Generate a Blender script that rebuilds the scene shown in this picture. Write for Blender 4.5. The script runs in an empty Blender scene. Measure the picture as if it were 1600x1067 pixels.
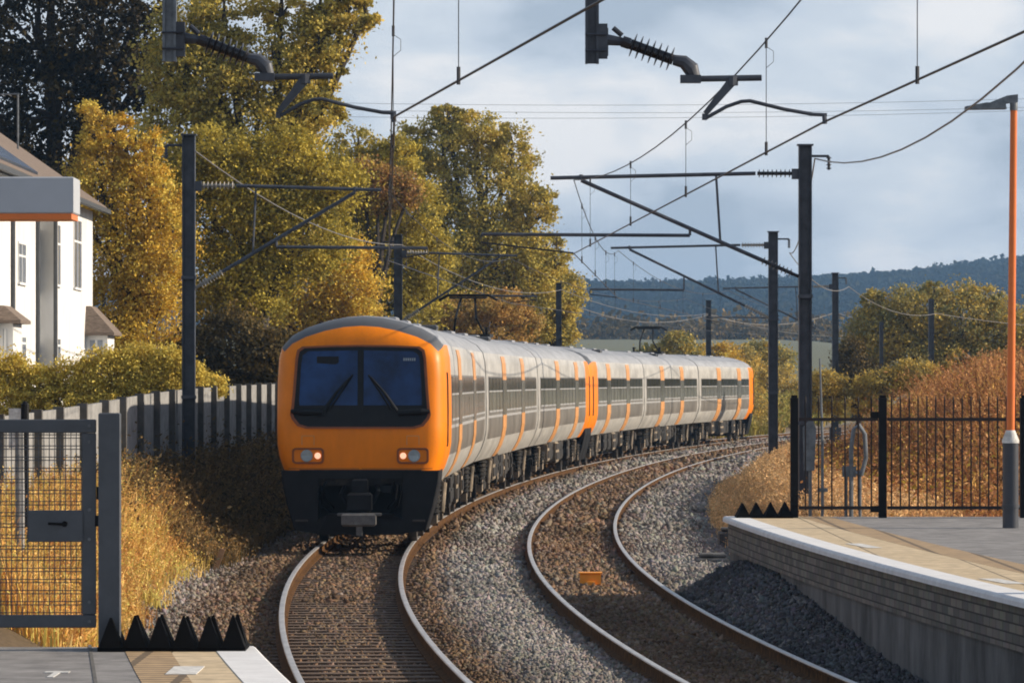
import bpy, math, random
import numpy as np
from mathutils import Matrix, Vector
random.seed(7)
RNG = np.random.default_rng(11)
R = math.radians
sc = bpy.context.scene
COL = sc.collection

# ------------------------------------------------------------------ camera numbers
F, CX, HY, CAMZ = 7500.0, 800.0, 595.0, 2.7        # focal length and horizon in photo pixels


def at(px, py, d):
    return ((px - CX) * d / F, d, CAMZ - (py - HY) * d / F)


def pxX(px, d):
    return (px - CX) * d / F


def pxZ(py, d):
    return CAMZ - (py - HY) * d / F


# ------------------------------------------------------------------ track alignment
_g = np.linspace(-40, 400, 4401)
_k = np.interp(_g, [0, 35, 50, 65, 80, 100, 130, 170, 220, 300, 400],
               [.002754, .002564, .002373, .002225, .00192, .00122, .00092, .00103, .0012, .001, .0008])
_dg = _g[1] - _g[0]
_i1 = np.cumsum(_k) * _dg
_i1 -= np.interp(0, _g, _i1)
_i2 = np.cumsum(_i1) * _dg
_i2 -= np.interp(0, _g, _i2)
_xc = 4.587 - .190673 * _g + _i2


def Xc(d):
    d = np.asarray(d, float)
    r = np.interp(d, _g, _xc)
    sl = (_xc[-1] - _xc[-2]) / _dg
    return np.where(d > 400, _xc[-1] + (d - 400) * sl, r)


def xc(d):
    return float(Xc(d))


def slope(d):
    return (xc(d + .5) - xc(d - .5))


SP = 3.45                                            # distance between the two track centres


def sm(t):
    t = np.clip(t, 0, 1)
    return t * t * (3 - 2 * t)


# ------------------------------------------------------------------ materials
def nt(name):
    m = bpy.data.materials.new(name)
    m.use_nodes = True
    return m, m.node_tree.nodes, m.node_tree.links, m.node_tree.nodes['Principled BSDF']


def mat(name, col, rough=.6, metal=0., var=.18, scale=6., bump=0., bscale=40., emit=None, spec=.5, col2=None, thr=(.35, .7), stretch=None, coat=0.):
    m, N, L, b = nt(name)
    b.inputs['Roughness'].default_value = rough
    b.inputs['Metallic'].default_value = metal
    b.inputs['Specular IOR Level'].default_value = spec
    b.inputs['Coat Weight'].default_value = coat
    tc = N.new('ShaderNodeTexCoord')
    vec = tc.outputs['Object']
    if stretch:
        mp = N.new('ShaderNodeMapping')
        mp.inputs['Scale'].default_value = stretch
        L.new(vec, mp.inputs['Vector'])
        vec = mp.outputs['Vector']
    no = N.new('ShaderNodeTexNoise')
    no.inputs['Scale'].default_value = scale
    no.inputs['Detail'].default_value = 6
    no.inputs['Roughness'].default_value = .65
    L.new(vec, no.inputs['Vector'])
    rp = N.new('ShaderNodeValToRGB')
    rp.color_ramp.elements[0].position = thr[0]
    rp.color_ramp.elements[1].position = thr[1]
    a = [max(0, c * (1 - var)) for c in col]
    c2 = col2 if col2 else [min(1, c * (1 + var)) for c in col]
    rp.color_ramp.elements[0].color = (*a, 1)
    rp.color_ramp.elements[1].color = (*c2, 1)
    L.new(no.outputs['Fac'], rp.inputs['Fac'])
    L.new(rp.outputs['Color'], b.inputs['Base Color'])
    if bump:
        n2 = N.new('ShaderNodeTexNoise')
        n2.inputs['Scale'].default_value = bscale
        n2.inputs['Detail'].default_value = 5
        L.new(vec, n2.inputs['Vector'])
        bp = N.new('ShaderNodeBump')
        bp.inputs['Strength'].default_value = bump
        bp.inputs['Distance'].default_value = .02
        L.new(n2.outputs['Fac'], bp.inputs['Height'])
        L.new(bp.outputs['Normal'], b.inputs['Normal'])
    if emit:
        b.inputs['Emission Color'].default_value = (*emit[0], 1)
        b.inputs['Emission Strength'].default_value = emit[1]
    return m


def attr_mat(name, rough=.8, trans=0., spec=.3, noise=0.):
    m, N, L, b = nt(name)
    at_ = N.new('ShaderNodeAttribute')
    at_.attribute_name = 'tint'
    b.inputs['Roughness'].default_value = rough
    b.inputs['Specular IOR Level'].default_value = spec
    c = at_.outputs['Color']
    if noise:
        tc = N.new('ShaderNodeTexCoord')
        no = N.new('ShaderNodeTexNoise')
        no.inputs['Scale'].default_value = noise
        no.inputs['Detail'].default_value = 8
        no.inputs['Roughness'].default_value = .7
        L.new(tc.outputs['Object'], no.inputs['Vector'])
        mr = N.new('ShaderNodeMapRange')
        mr.inputs['From Min'].default_value = .3
        mr.inputs['From Max'].default_value = .7
        mr.inputs['To Min'].default_value = .35
        mr.inputs['To Max'].default_value = 1.5
        L.new(no.outputs['Fac'], mr.inputs['Value'])
        mx = N.new('ShaderNodeVectorMath')
        mx.operation = 'SCALE'
        L.new(c, mx.inputs[0])
        L.new(mr.outputs['Result'], mx.inputs['Scale'])
        c = mx.outputs['Vector']
        bp = N.new('ShaderNodeBump')
        bp.inputs['Strength'].default_value = .6
        bp.inputs['Distance'].default_value = .03
        L.new(no.outputs['Fac'], bp.inputs['Height'])
        L.new(bp.outputs['Normal'], b.inputs['Normal'])
    L.new(c, b.inputs['Base Color'])
    if trans:
        t = N.new('ShaderNodeBsdfTranslucent')
        L.new(c, t.inputs['Color'])
        ms = N.new('ShaderNodeMixShader')
        ms.inputs['Fac'].default_value = trans
        L.new(b.outputs['BSDF'], ms.inputs[1])
        L.new(t.outputs['BSDF'], ms.inputs[2])
        L.new(ms.outputs['Shader'], N['Material Output'].inputs['Surface'])
    return m


def brick_mat():
    m, N, L, b = nt('platform_brick')
    tc = N.new('ShaderNodeTexCoord')
    sp = N.new('ShaderNodeSeparateXYZ')
    cb = N.new('ShaderNodeCombineXYZ')
    L.new(tc.outputs['Object'], sp.inputs[0])
    L.new(sp.outputs['Y'], cb.inputs['X'])
    L.new(sp.outputs['Z'], cb.inputs['Y'])
    br = N.new('ShaderNodeTexBrick')
    br.inputs['Scale'].default_value = 1
    br.inputs['Brick Width'].default_value = .30
    br.inputs['Row Height'].default_value = .085
    br.inputs['Mortar Size'].default_value = .008
    br.inputs['Color1'].default_value = (.26, .23, .19, 1)
    br.inputs['Color2'].default_value = (.13, .12, .105, 1)
    br.inputs['Mortar'].default_value = (.05, .043, .038, 1)
    L.new(cb.outputs[0], br.inputs['Vector'])
    no = N.new('ShaderNodeTexNoise')
    no.inputs['Scale'].default_value = 5
    no.inputs['Detail'].default_value = 6
    L.new(tc.outputs['Object'], no.inputs['Vector'])
    mx = N.new('ShaderNodeMix')
    mx.data_type = 'RGBA'
    mx.blend_type = 'MULTIPLY'
    mx.inputs['Factor'].default_value = .8
    L.new(br.outputs['Color'], mx.inputs['A'])
    L.new(no.outputs['Color'], mx.inputs['B'])
    gm = N.new('ShaderNodeMix')
    gm.data_type = 'RGBA'
    gm.inputs['Factor'].default_value = .45
    L.new(mx.outputs['Result'], gm.inputs['A'])
    L.new(br.outputs['Color'], gm.inputs['B'])
    L.new(gm.outputs['Result'], b.inputs['Base Color'])
    b.inputs['Roughness'].default_value = .9
    bp = N.new('ShaderNodeBump')
    bp.inputs['Strength'].default_value = .8
    bp.inputs['Distance'].default_value = .01
    L.new(br.outputs['Fac'], bp.inputs['Height'])
    bp.invert = True
    L.new(bp.outputs['Normal'], b.inputs['Normal'])
    return m


def paving_mat(name, c1, c2, w, h, mortar=.012, swap=True):
    m, N, L, b = nt(name)
    tc = N.new('ShaderNodeTexCoord')
    br = N.new('ShaderNodeTexBrick')
    br.offset = 0.
    br.inputs['Scale'].default_value = 1
    br.inputs['Brick Width'].default_value = w
    br.inputs['Row Height'].default_value = h
    br.inputs['Mortar Size'].default_value = mortar
    br.inputs['Color1'].default_value = (*c1, 1)
    br.inputs['Color2'].default_value = (*c2, 1)
    br.inputs['Mortar'].default_value = (c2[0] * .35, c2[1] * .35, c2[2] * .35, 1)
    L.new(tc.outputs['Object'], br.inputs['Vector'])
    no = N.new('ShaderNodeTexNoise')
    no.inputs['Scale'].default_value = 9
    no.inputs['Detail'].default_value = 7
    L.new(tc.outputs['Object'], no.inputs['Vector'])
    mr = N.new('ShaderNodeMapRange')
    mr.inputs['From Min'].default_value = .3
    mr.inputs['From Max'].default_value = .65
    mr.inputs['To Min'].default_value = .72
    mr.inputs['To Max'].default_value = 1.08
    L.new(no.outputs['Fac'], mr.inputs['Value'])
    mx = N.new('ShaderNodeVectorMath')
    mx.operation = 'SCALE'
    L.new(br.outputs['Color'], mx.inputs[0])
    L.new(mr.outputs['Result'], mx.inputs['Scale'])
    L.new(mx.outputs['Vector'], b.inputs['Base Color'])
    b.inputs['Roughness'].default_value = .85
    return m


M = {}
M['orange'] = mat('orange_train_paint', (.80, .215, .002), .42, var=.09, scale=2.5, spec=.25, stretch=(1.5, 1, .6))
M['orange_dull'] = mat('orange_door_paint', (.62, .29, .095), .4, var=.15, scale=3)
M['cream'] = mat('cream_train_paint', (.385, .372, .345), .45, var=.24, scale=1.2, stretch=(1, .8, 2))
M['band'] = mat('grey_body_band', (.175, .162, .145), .35, var=.3, scale=1.2)
M['pale'] = mat('pale_waist_line', (.36, .36, .355), .4, var=.15)
M['roof'] = mat('train_roof_grey', (.29, .30, .32), .55, var=.2, scale=1.3, stretch=(3, .5, 1))
M['dome'] = mat('shaded_dome_grey', (.07, .072, .076), .5, var=.15, scale=2)  # roof grey with the shade over the cab front darkened in
M['glass'] = mat('side_window_glass', (.135, .135, .13), .15, var=.6, scale=1.1, spec=.8, stretch=(1, 3, .5))
M['hopper'] = mat('dark_hopper_glass', (.012, .013, .014), .15, var=.3)
M['screen'] = mat('windscreen_glass', (.009, .037, .122), .08, var=.5, scale=1.6, spec=.2)  # blue sky reflection put into the base colour
M['black'] = mat('black_paint', (.006, .0065, .0075), .5, var=.3, spec=.25)
M['valance'] = mat('charcoal_valance', (.008, .0085, .010), .6, var=.4, scale=5, spec=.22)
M['under'] = mat('dirty_underframe', (.018, .015, .013), .85, var=.6, scale=3, col2=(.09, .07, .05), thr=(.48, .8))
M['underlight'] = mat('dusty_equipment', (.24, .19, .135), .85, var=.7, scale=2.2)
M['steel'] = mat('worn_steel', (.05, .042, .036), .6, .2, var=.4)
M['coupler'] = mat('coupler_metal', (.13, .125, .12), .6, .2, var=.3, scale=10)
M['lens'] = mat('grey_lamp_lens', (.30, .36, .38), .1, var=.2)
M['lit'] = mat('lit_marker_lamp', (.9, .5, .35), .3, emit=((1, .55, .34), .8))
M['dirtorange'] = mat('lamp_housing_dark', (.23, .06, .01), .5)
M['galv'] = mat('galvanised_mast', (.065, .072, .088), .5, .2, var=.3, scale=5)
M['mastdark'] = mat('painted_mast', (.040, .046, .060), .5, .1, var=.3, scale=4, col2=(.072, .08, .098))
M['galvlight'] = mat('galvanised_fitting', (.15, .165, .18), .5, .4, var=.35, scale=9)
M['wire'] = mat('dark_wire', (.035, .036, .042), .5, .3)
M['wirepale'] = mat('weathered_wire', (.20, .19, .18), .5, .3)
M['insul'] = mat('brown_insulator', (.028, .026, .030), .3)
M['insulpale'] = mat('pale_insulator', (.35, .32, .27), .4)
M['rail'] = None
M['railtop'] = mat('polished_rail_head', (.44, .43, .42), .42, .35, var=.2, stretch=(1, .3, 1))
M['railside'] = mat('rusty_rail_side', (.065, .033, .015), .9, var=.4, scale=8, col2=(.15, .075, .028), spec=.08)
M['sleeper'] = mat('weathered_sleeper', (.085, .055, .036), .9, var=.4, scale=5, col2=(.20, .13, .085), stretch=(1, 6, 1), bump=.4)
M['stone'] = attr_mat('ballast_stone', .92, spec=.2)
M['ground'] = attr_mat('ballast_and_soil', .95, spec=.15, noise=14.)
M['leaf'] = attr_mat('autumn_leaf', .7, .25, .12)
M['straw'] = attr_mat('dry_straw', .8, .25, .15)
M['bark'] = mat('tree_bark', (.055, .043, .033), .9, var=.4, scale=7, bump=.6)
M['coping'] = mat('white_coping', (.70, .70, .70), .75, var=.10, scale=5, bump=.15)
M['brick'] = brick_mat()
M['concrete'] = mat('stained_concrete', (.105, .103, .10), .9, var=.45, scale=1.6, col2=(.24, .235, .23), thr=(.38, .78), stretch=(1, .9, .35), bump=.5)
M['asphalt'] = mat('platform_asphalt', (.235, .225, .218), .9, var=.38, scale=4., bump=.5, bscale=120, thr=(.3, .72))
M['tan'] = paving_mat('tan_paving', (.60, .47, .30), (.54, .42, .26), .75, .60)
M['tactile'] = paving_mat('tactile_paving', (.50, .34, .18), (.42, .29, .16), .4, .2, .03)
M['paintmark'] = mat('worn_white_paint', (.62, .61, .58), .8, var=.3, scale=14)
M['gate'] = mat('grey_gate_paint', (.07, .079, .092), .5, .1, var=.15, scale=6)
M['rubber'] = mat('black_rubber', (.004, .004, .0045), .9, var=.35, spec=.1)
M['fenceblack'] = mat('black_fence_paint', (.005, .005, .006), .6, var=.3, spec=.2)
M['rustblack'] = mat('rusted_black_bar', (.022, .012, .010), .7, var=.5, scale=9)
M['lampora'] = mat('orange_lamp_paint', (.72, .17, .025), .4, var=.08)
M['lampbase'] = mat('dark_lamp_base', (.035, .040, .052), .45, var=.15)
M['white'] = mat('white_render', (.70, .70, .69), .8, var=.14, scale=1.5, stretch=(1, 1, .35))
M['signgrey'] = mat('pale_sign_panel', (.42, .44, .47), .45, var=.04)
M['tile'] = mat('roof_tiles', (.165, .125, .098), .85, var=.35, scale=9, bump=.6, bscale=12, stretch=(1, 1, 3))
M['slate'] = mat('grey_fascia', (.05, .055, .062), .6, var=.2)
M['houseglass'] = mat('house_window_glass', (.20, .235, .29), .12, var=.2, spec=.6)
M['solar'] = mat('blue_roof_panel', (.03, .05, .10), .2, var=.2)
M['panel'] = mat('concrete_fence_panel', (.255, .252, .245), .9, var=.3, scale=4, bump=.3)
M['fpost'] = mat('post_shade_and_tar', (.10, .094, .085), .9, var=.3)  # posts coloured dark for their shaded near side; also the tar joint
M['boxora'] = mat('orange_track_box', (.95, .33, .02), .5, var=.08)
M['timber'] = mat('broken_timber', (.33, .20, .11), .85, var=.3)
M['field'] = mat('pale_field', (.17, .185, .105), .95, var=.15, scale=.03)
M['hill'] = mat('wooded_hill', (.012, .017, .010), .95, var=.3, scale=.02, spec=0.)
M['farleaf'] = attr_mat('far_wood_leaf', .95, spec=0.)


# ------------------------------------------------------------------ mesh builder
class MB:
    def __init__(s):
        s.v, s.f, s.m = [], [], []

    def add(s, vs, fs, mi=0):
        o = len(s.v)
        s.v += [tuple(map(float, p)) for p in vs]
        for f in fs:
            s.f.append(tuple(o + i for i in f))
            s.m.append(mi)
        return s

    def box(s, x0, x1, y0, y1, z0, z1, mi=0, bev=0.):
        if bev:
            b = min(bev, abs(x1 - x0) * .45, abs(y1 - y0) * .45, abs(z1 - z0) * .45)
            ps = []
            for (z, i) in ((z0, b), (z0 + b, 0), (z1 - b, 0), (z1, b)):
                ps.append([(x0 + i + (b if not i else 0) * 0, y0 + i, z), (x1 - i, y0 + i, z), (x1 - i, y1 - i, z), (x0 + i, y1 - i, z)])
            return s.loft(ps, mi)
        vs = [(x0, y0, z0), (x1, y0, z0), (x1, y1, z0), (x0, y1, z0), (x0, y0, z1), (x1, y0, z1), (x1, y1, z1), (x0, y1, z1)]
        return s.add(vs, [(0, 3, 2, 1), (4, 5, 6, 7), (0, 1, 5, 4), (1, 2, 6, 5), (2, 3, 7, 6), (3, 0, 4, 7)], mi)

    def loft(s, secs, mi=0, cap=True, closed=True):
        n = len(secs[0])
        vs = [p for q in secs for p in q]
        fs = []
        for i in range(len(secs) - 1):
            for j in range(n if closed else n - 1):
                k = (j + 1) % n
                fs.append((i * n + j, i * n + k, (i + 1) * n + k, (i + 1) * n + j))
        if cap and closed:
            fs.append(tuple(range(n - 1, -1, -1)))
            fs.append(tuple((len(secs) - 1) * n + j for j in range(n)))
        return s.add(vs, fs, mi)

    def tube(s, pts, r, n=8, mi=0):
        pts = [Vector(p) for p in pts]
        rs = r if isinstance(r, (list, tuple)) else [r] * len(pts)
        secs = []
        prev = None
        for i, p in enumerate(pts):
            t = (pts[min(i + 1, len(pts) - 1)] - pts[max(i - 1, 0)])
            t = t.normalized() if t.length > 1e-9 else Vector((0, 0, 1))
            if prev is None:
                a = Vector((0, 0, 1)) if abs(t.z) < .9 else Vector((1, 0, 0))
                u = t.cross(a).normalized()
            else:
                u = prev - t * prev.dot(t)
                u = u.normalized() if u.length > 1e-6 else t.orthogonal().normalized()
            prev = u
            w = t.cross(u)
            secs.append([p + (u * math.cos(2 * math.pi * k / n) + w * math.sin(2 * math.pi * k / n)) * rs[i] for k in range(n)])
        return s.loft(secs, mi)

    def ribs(s, a, b, r0, r1, n, mi=0, seg=12):
        a, b = Vector(a), Vector(b)
        pts, rs = [], []
        for i in range(n):
            for (t, r) in ((.0, r0), (.35, r0), (.5, r1), (.62, r1 * .92), (.7, r0)):
                pts.append(a.lerp(b, (i + t) / n))
                rs.append(r)
        pts.append(b)
        rs.append(r0)
        return s.tube(pts, rs, seg, mi)

    def prism(s, poly, y0, y1, mi=0):
        """polygon in (x,z), counter-clockwise seen from the camera, extruded in y"""
        return s.loft([[(x, y0, z) for x, z in poly], [(x, y1, z) for x, z in poly]], mi)

    def obj(s, name, mats, parent=None, smooth=False, inv=None):
        me = bpy.data.meshes.new(name)
        me.from_pydata(s.v, [], s.f)
        mats = mats if isinstance(mats, (list, tuple)) else [mats]
        for m in mats:
            me.materials.append(m)
        if len(mats) > 1:
            me.polygons.foreach_set('material_index', s.m)
        if smooth:
            me.polygons.foreach_set('use_smooth', [True] * len(s.f))
            me.set_sharp_from_angle(angle=R(35))
        me.update()
        o = bpy.data.objects.new(name, me)
        COL.objects.link(o)
        if parent is not None:
            o.parent = parent
            if inv is not None:
                o.matrix_parent_inverse = Matrix.Translation(-Vector(inv))
        return o


def rrect(x0, x1, z0, z1, r, n=5):
    out = []
    for (cx, cz, a) in ((x1 - r, z0 + r, -90), (x1 - r, z1 - r, 0), (x0 + r, z1 - r, 90), (x0 + r, z0 + r, 180)):
        for i in range(n + 1):
            t = R(a + 90 * i / n)
            out.append((cx + r * math.cos(t), cz + r * math.sin(t)))
    return out


def tag(o, label, cat, group=None, kind=None):
    if label:
        o['label'] = label
    if cat:
        o['category'] = cat
    if group:
        o['group'] = group
    if kind:
        o['kind'] = kind
    return o


def empty(name, loc, label=None, cat=None, group=None, rz=0.):
    o = bpy.data.objects.new(name, None)
    o.empty_display_size = .3
    COL.objects.link(o)
    o.location = loc
    o.rotation_euler = (0, 0, rz)
    return tag(o, label, cat, group)


class Thing:
    """a thing built in world coordinates: its parts are meshes under an Empty at its base"""

    def __init__(s, name, base, label, cat, group=None):
        s.base = base
        s.e = empty(name, base, label, cat, group)

    def part(s, name, mb, mats, smooth=False, label=None):
        o = mb.obj(name, mats, s.e, smooth, s.base)
        if label:
            o['label'] = label
        return o

    def sub(s, name, mb, mats, part, smooth=False):
        return mb.obj(name, mats, part, smooth)


def big_mesh(name, V, faces_n, tint, m, parent=None, inv=None, smooth=False):
    """V: (n, k, 3) array of separate polygons with k corners; tint: (n,3)"""
    n, k = V.shape[0], V.shape[1]
    me = bpy.data.meshes.new(name)
    me.vertices.add(n * k)
    me.vertices.foreach_set('co', V.reshape(-1).astype(np.float32))
    me.loops.add(n * k)
    me.loops.foreach_set('vertex_index', np.arange(n * k, dtype=np.int32))
    me.polygons.add(n)
    me.polygons.foreach_set('loop_start', np.arange(0, n * k, k, dtype=np.int32))
    a = me.color_attributes.new('tint', 'FLOAT_COLOR', 'POINT')
    c = np.ones((n, k, 4), np.float32)
    c[:, :, :3] = tint[:, None, :]
    a.data.foreach_set('color', c.reshape(-1))
    me.materials.append(m)
    me.update()
    me.validate()
    o = bpy.data.objects.new(name, me)
    COL.objects.link(o)
    if parent is not None:
        o.parent = parent
        if inv is not None:
            o.matrix_parent_inverse = Matrix.Translation(-Vector(inv))
    return o


def indexed_mesh(name, V, Fc, tint, m):
    me = bpy.data.meshes.new(name)
    me.vertices.add(len(V))
    me.vertices.foreach_set('co', V.reshape(-1).astype(np.float32))
    k = Fc.shape[1]
    me.loops.add(Fc.size)
    me.loops.foreach_set('vertex_index', Fc.reshape(-1).astype(np.int32))
    me.polygons.add(len(Fc))
    me.polygons.foreach_set('loop_start', np.arange(0, Fc.size, k, dtype=np.int32))
    a = me.color_attributes.new('tint', 'FLOAT_COLOR', 'POINT')
    c = np.ones((len(V), 4), np.float32)
    c[:, :3] = tint
    a.data.foreach_set('color', c.reshape(-1))
    me.materials.append(m)
    me.update()
    me.validate()
    o = bpy.data.objects.new(name, me)
    COL.objects.link(o)
    return o


# ------------------------------------------------------------------ terrain
def gz(X, Y):
    X = np.asarray(X, float)
    Y = np.asarray(Y, float)
    q = X - Xc(Y)
    z = np.full(np.broadcast(X, Y).shape, -.235)
    # six-foot and four-foot
    z = z + .065 * sm((q - .8) / .3) * sm((6.2 - q) / .5) + .05 * np.exp(-((q + 1.25) / .45) ** 4)
    z = z + .03 * np.exp(-((q - SP / 2) / .5) ** 2) + .025 * np.exp(-(q / .6) ** 6)
    # left bank up to garden level
    lb = sm((-2.15 - q) / 1.9)
    z = z + lb * .80
    z = z + sm((-5 - q) / 6) * .25
    # right bank, only past the platform end
    far = sm((Y - 64) / 4)
    rb = sm((q - 6.3) / 1.8)
    z = z + far * rb * .72
    z = z + far * sm((q - 8.8) / 5) * 1.6 * (.3 + .7 * sm((Y - 74) / 28))
    # stone heap along the platform wall
    heap = np.interp(Y, [43, 47, 52, 57, 61, 63.5, 66], [0, .12, .38, .58, .56, .3, 0])
    z = z + heap * sm((q - 4.22) / .85) * sm((7.2 - q) / .9)
    # far field
    fl = np.clip(Y - 250, 0, 600) * .0155 + np.clip(Y - 850, 0, 900) * .002
    z = z + fl
    return z


def build_ground():
    ds = np.concatenate([np.arange(-40, 36, 4.), np.arange(36, 72, .5), np.arange(72, 140, 1.5), np.arange(140, 320, 6.), np.arange(320, 1000, 30), np.arange(1000, 3201, 200)])
    qs = np.concatenate([[-1200, -800, -400, -200, -100, -50, -30, -20, -14, -10, -8], np.arange(-7, -4, .5), np.arange(-4, 8, .2), np.arange(8, 14, .5), [15, 18, 24, 34, 50, 90, 180, 400, 800, 1200]])
    D, Q = np.meshgrid(ds, qs, indexing='ij')
    X = Xc(D) + Q
    X = np.where(D > 400, Xc(400) + (X - Xc(D)) + 0 * D, X)
    Z = gz(np.where(D > 400, Xc(D) + Q, X), D)
    nz = RNG.normal(0, 1, Z.shape)
    Z = Z + nz * .012 * (D < 140)
    V = np.stack([X, D, Z], -1)
    nd, nq = D.shape
    idx = np.arange(nd * nq).reshape(nd, nq)
    Fc = np.stack([idx[:-1, :-1], idx[:-1, 1:], idx[1:, 1:], idx[1:, :-1]], -1).reshape(-1, 4)
    T = ground_tint(Q, D)
    indexed_mesh('ground', V.reshape(-1, 3), Fc, T.reshape(-1, 3), M['ground'])
    o = bpy.data.objects['ground']
    o['kind'] = 'structure'
    return o


GREY = np.array([.215, .20, .185])
RUST = np.array([.150, .093, .053])
SOIL = np.array([.12, .085, .05])
STRAW = np.array([.34, .22, .10])


def rustf(q):
    r = np.exp(-(np.abs(q) / 1.0) ** 4) + .85 * np.exp(-(np.abs(q - 1.05) / .38) ** 2)
    r = r + .92 * np.exp(-(np.abs(q - SP) / .95) ** 4) + .9 * np.exp(-((q + 1.4) / .8) ** 2)
    return np.clip(r, 0, 1)


def ground_tint(Q, D):
    r = rustf(Q)[..., None]
    c = GREY * (1 - r) + RUST * r
    lb = sm((-2.2 - Q) / .5)[..., None]
    c = c * (1 - lb) + SOIL * lb
    rb = (sm((Q - 6.0) / .5) * sm((D - 60) / 4))[..., None]
    c = c * (1 - rb) + STRAW * rb
    ff = sm((D - 260) / 60)[..., None]
    c = c * (1 - ff) + np.array([.17, .175, .12]) * ff
    return c


build_ground()


def build_ballast():
    Ps, Rs = [], []
    for (d0, d1, q0, q1, dens, rad) in ((38, 52, -2.7, 5.2, 420, .031), (52, 68, -2.9, 5.4, 300, .036), (62, 90, -2.9, 6.6, 130, .05), (90, 150, -2.2, 6.6, 42, .075), (64, 75, 4.8, 7.4, 150, .05), (150, 235, -2.0, 6.2, 16, .11)):
        n = int((d1 - d0) * (q1 - q0) * dens)
        d = RNG.uniform(d0, d1, n)
        q = RNG.uniform(q0, q1, n)
        keep = np.ones(n, bool)
        keep &= ~((q > 5.12) & (d < 63.6))
        for c in (-.7525, .7525, SP - .7525, SP + .7525):
            keep &= np.abs(q - c) > .085
        keep &= ~((q > 6.1) & (RNG.random(n) < (q - 6.1) / 1.0))
        keep &= ~((q < -2.1) & (RNG.random(n) < (-2.1 - q) / .6))
        # the left four-foot shows its sleepers
        keep &= ~((np.abs(q) < .66) & (d < 82) & (RNG.random(n) < .30))
        d, q = d[keep], q[keep]
        X = Xc(d) + q
        z = gz(X, d) + rad * RNG.uniform(-.2, .75, len(d))
        z = z + .0 * q
        Ps.append(np.stack([X, d, z], -1))
        Rs.append(rad * RNG.uniform(.6, 1.35, len(d)))
    P = np.concatenate(Ps)
    r = np.concatenate(Rs)
    n = len(P)
    base = np.array([[1, 0, 0], [-1, 0, 0], [0, 1, 0], [0, -1, 0], [0, 0, 1], [0, 0, -1]], float)
    fc = np.array([[0, 2, 4], [2, 1, 4], [1, 3, 4], [3, 0, 4], [2, 0, 5], [1, 2, 5], [3, 1, 5], [0, 3, 5]])
    J = base[None] * RNG.uniform(.65, 1.3, (n, 6, 1)) + RNG.normal(0, .22, (n, 6, 3))
    J[:, :, 2] *= .8
    A = RNG.normal(0, 1, (n, 4))
    A /= np.linalg.norm(A, axis=1, keepdims=True)
    w, x, y, z = A.T
    Rm = np.stack([1 - 2 * (y * y + z * z), 2 * (x * y - z * w), 2 * (x * z + y * w), 2 * (x * y + z * w), 1 - 2 * (x * x + z * z), 2 * (y * z - x * w), 2 * (x * z - y * w), 2 * (y * z + x * w), 1 - 2 * (x * x + y * y)], -1).reshape(n, 3, 3)
    V = np.einsum('nij,nkj->nki', Rm, J) * r[:, None, None] + P[:, None, :]
    Fc = (fc[None] + (np.arange(n) * 6)[:, None, None]).reshape(-1, 3)
    q = P[:, 0] - Xc(P[:, 1])
    rr = np.clip(rustf(q) + RNG.normal(0, .18, n), 0, 1)[:, None]
    c = GREY * (1 - rr) + RUST * rr
    bl = np.sin(P[:, 0] * 2.3 + P[:, 1] * .37) + np.sin(P[:, 0] * .9 - P[:, 1] * .61 + 1.3) + np.sin(P[:, 1] * .23 + P[:, 0] * 3.1)
    c = c * (1 + .11 * bl)[:, None] * RNG.uniform(.62, 1.42, (n, 1)) * (1 + RNG.normal(0, .05, (n, 3)))
    # heap at the platform wall: same stone, wall shade put into its tint
    heap_shade = ((q > 4.25) & (P[:, 1] < 63) & (P[:, 1] > 40))[:, None]
    c = np.where(heap_shade, c * np.array([.42, .45, .52]), c)
    T = np.repeat(np.clip(c, .01, .8), 6, axis=0)
    o = indexed_mesh('ballast', V.reshape(-1, 3), Fc, T, M['stone'])
    tag(o, 'grey and rust brown crushed stone ballast between and beside the rails', 'ballast', kind='stuff')


build_ballast()


# ------------------------------------------------------------------ sweeps along the line
def sweep(poly, d0, d1, step=1., mb=None, mi=0):
    mb = mb or MB()
    n = max(2, int(math.ceil((d1 - d0) / step)) + 1)
    secs = []
    for d in np.linspace(d0, d1, n):
        x = xc(d)
        secs.append([(x + q, d, z) for q, z in poly])
    return mb.loft(secs, mi)


def build_track(off, label, dmin, vis, wood):
    T = Thing('railway_track', (xc(60) + off, 60, -.3), label, 'railway track', 'curving railway tracks')
    for s in (-1, 1):
        c = off + s * .7525
        mb = MB()
        side = [(c - .07, -.165), (c + .07, -.165), (c + .07, -.145), (c + .012, -.125), (c + .010, -.05), (c + .0345, -.035), (c + .0355, -.012),
                (c - .0355, -.012), (c - .0345, -.035), (c - .010, -.05), (c - .012, -.125), (c - .07, -.145)]
        sweep(side, dmin, 330, 2., mb, 0)
        sweep([(c - .033, -.012), (c + .033, -.012), (c + .030, -.002), (c + .02, 0.), (c - .02, 0.), (c - .030, -.002)], dmin, 330, 2., mb, 1)
        T.part('rail', mb, [M['railside'], M['railtop']])
    rest = MB()
    k = 0
    d = 36.
    while d < 150:
        mb = MB() if k < vis else rest
        sl = slope(d)
        x = xc(d) + off
        z1 = -.166 if off == 0 else -.176
        w = .125
        vs = []
        for zz in (z1 - .14, z1):
            for (a, b) in ((-1.3, -w), (1.3, -w), (1.3, w), (-1.3, w)):
                vs.append((x + a + random.uniform(-.02, .02), d + b - a * sl, zz))
        mb.add(vs, [(0, 3, 2, 1), (4, 5, 6, 7), (0, 1, 5, 4), (1, 2, 6, 5), (2, 3, 7, 6), (3, 0, 4, 7)])
        if k < vis:
            T.part('sleeper', mb, M['sleeper'])
        k += 1
        d += .62
    o = T.part('sleeper', rest, M['sleeper'])
    o['kind'] = 'stuff'
    return T


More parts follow.
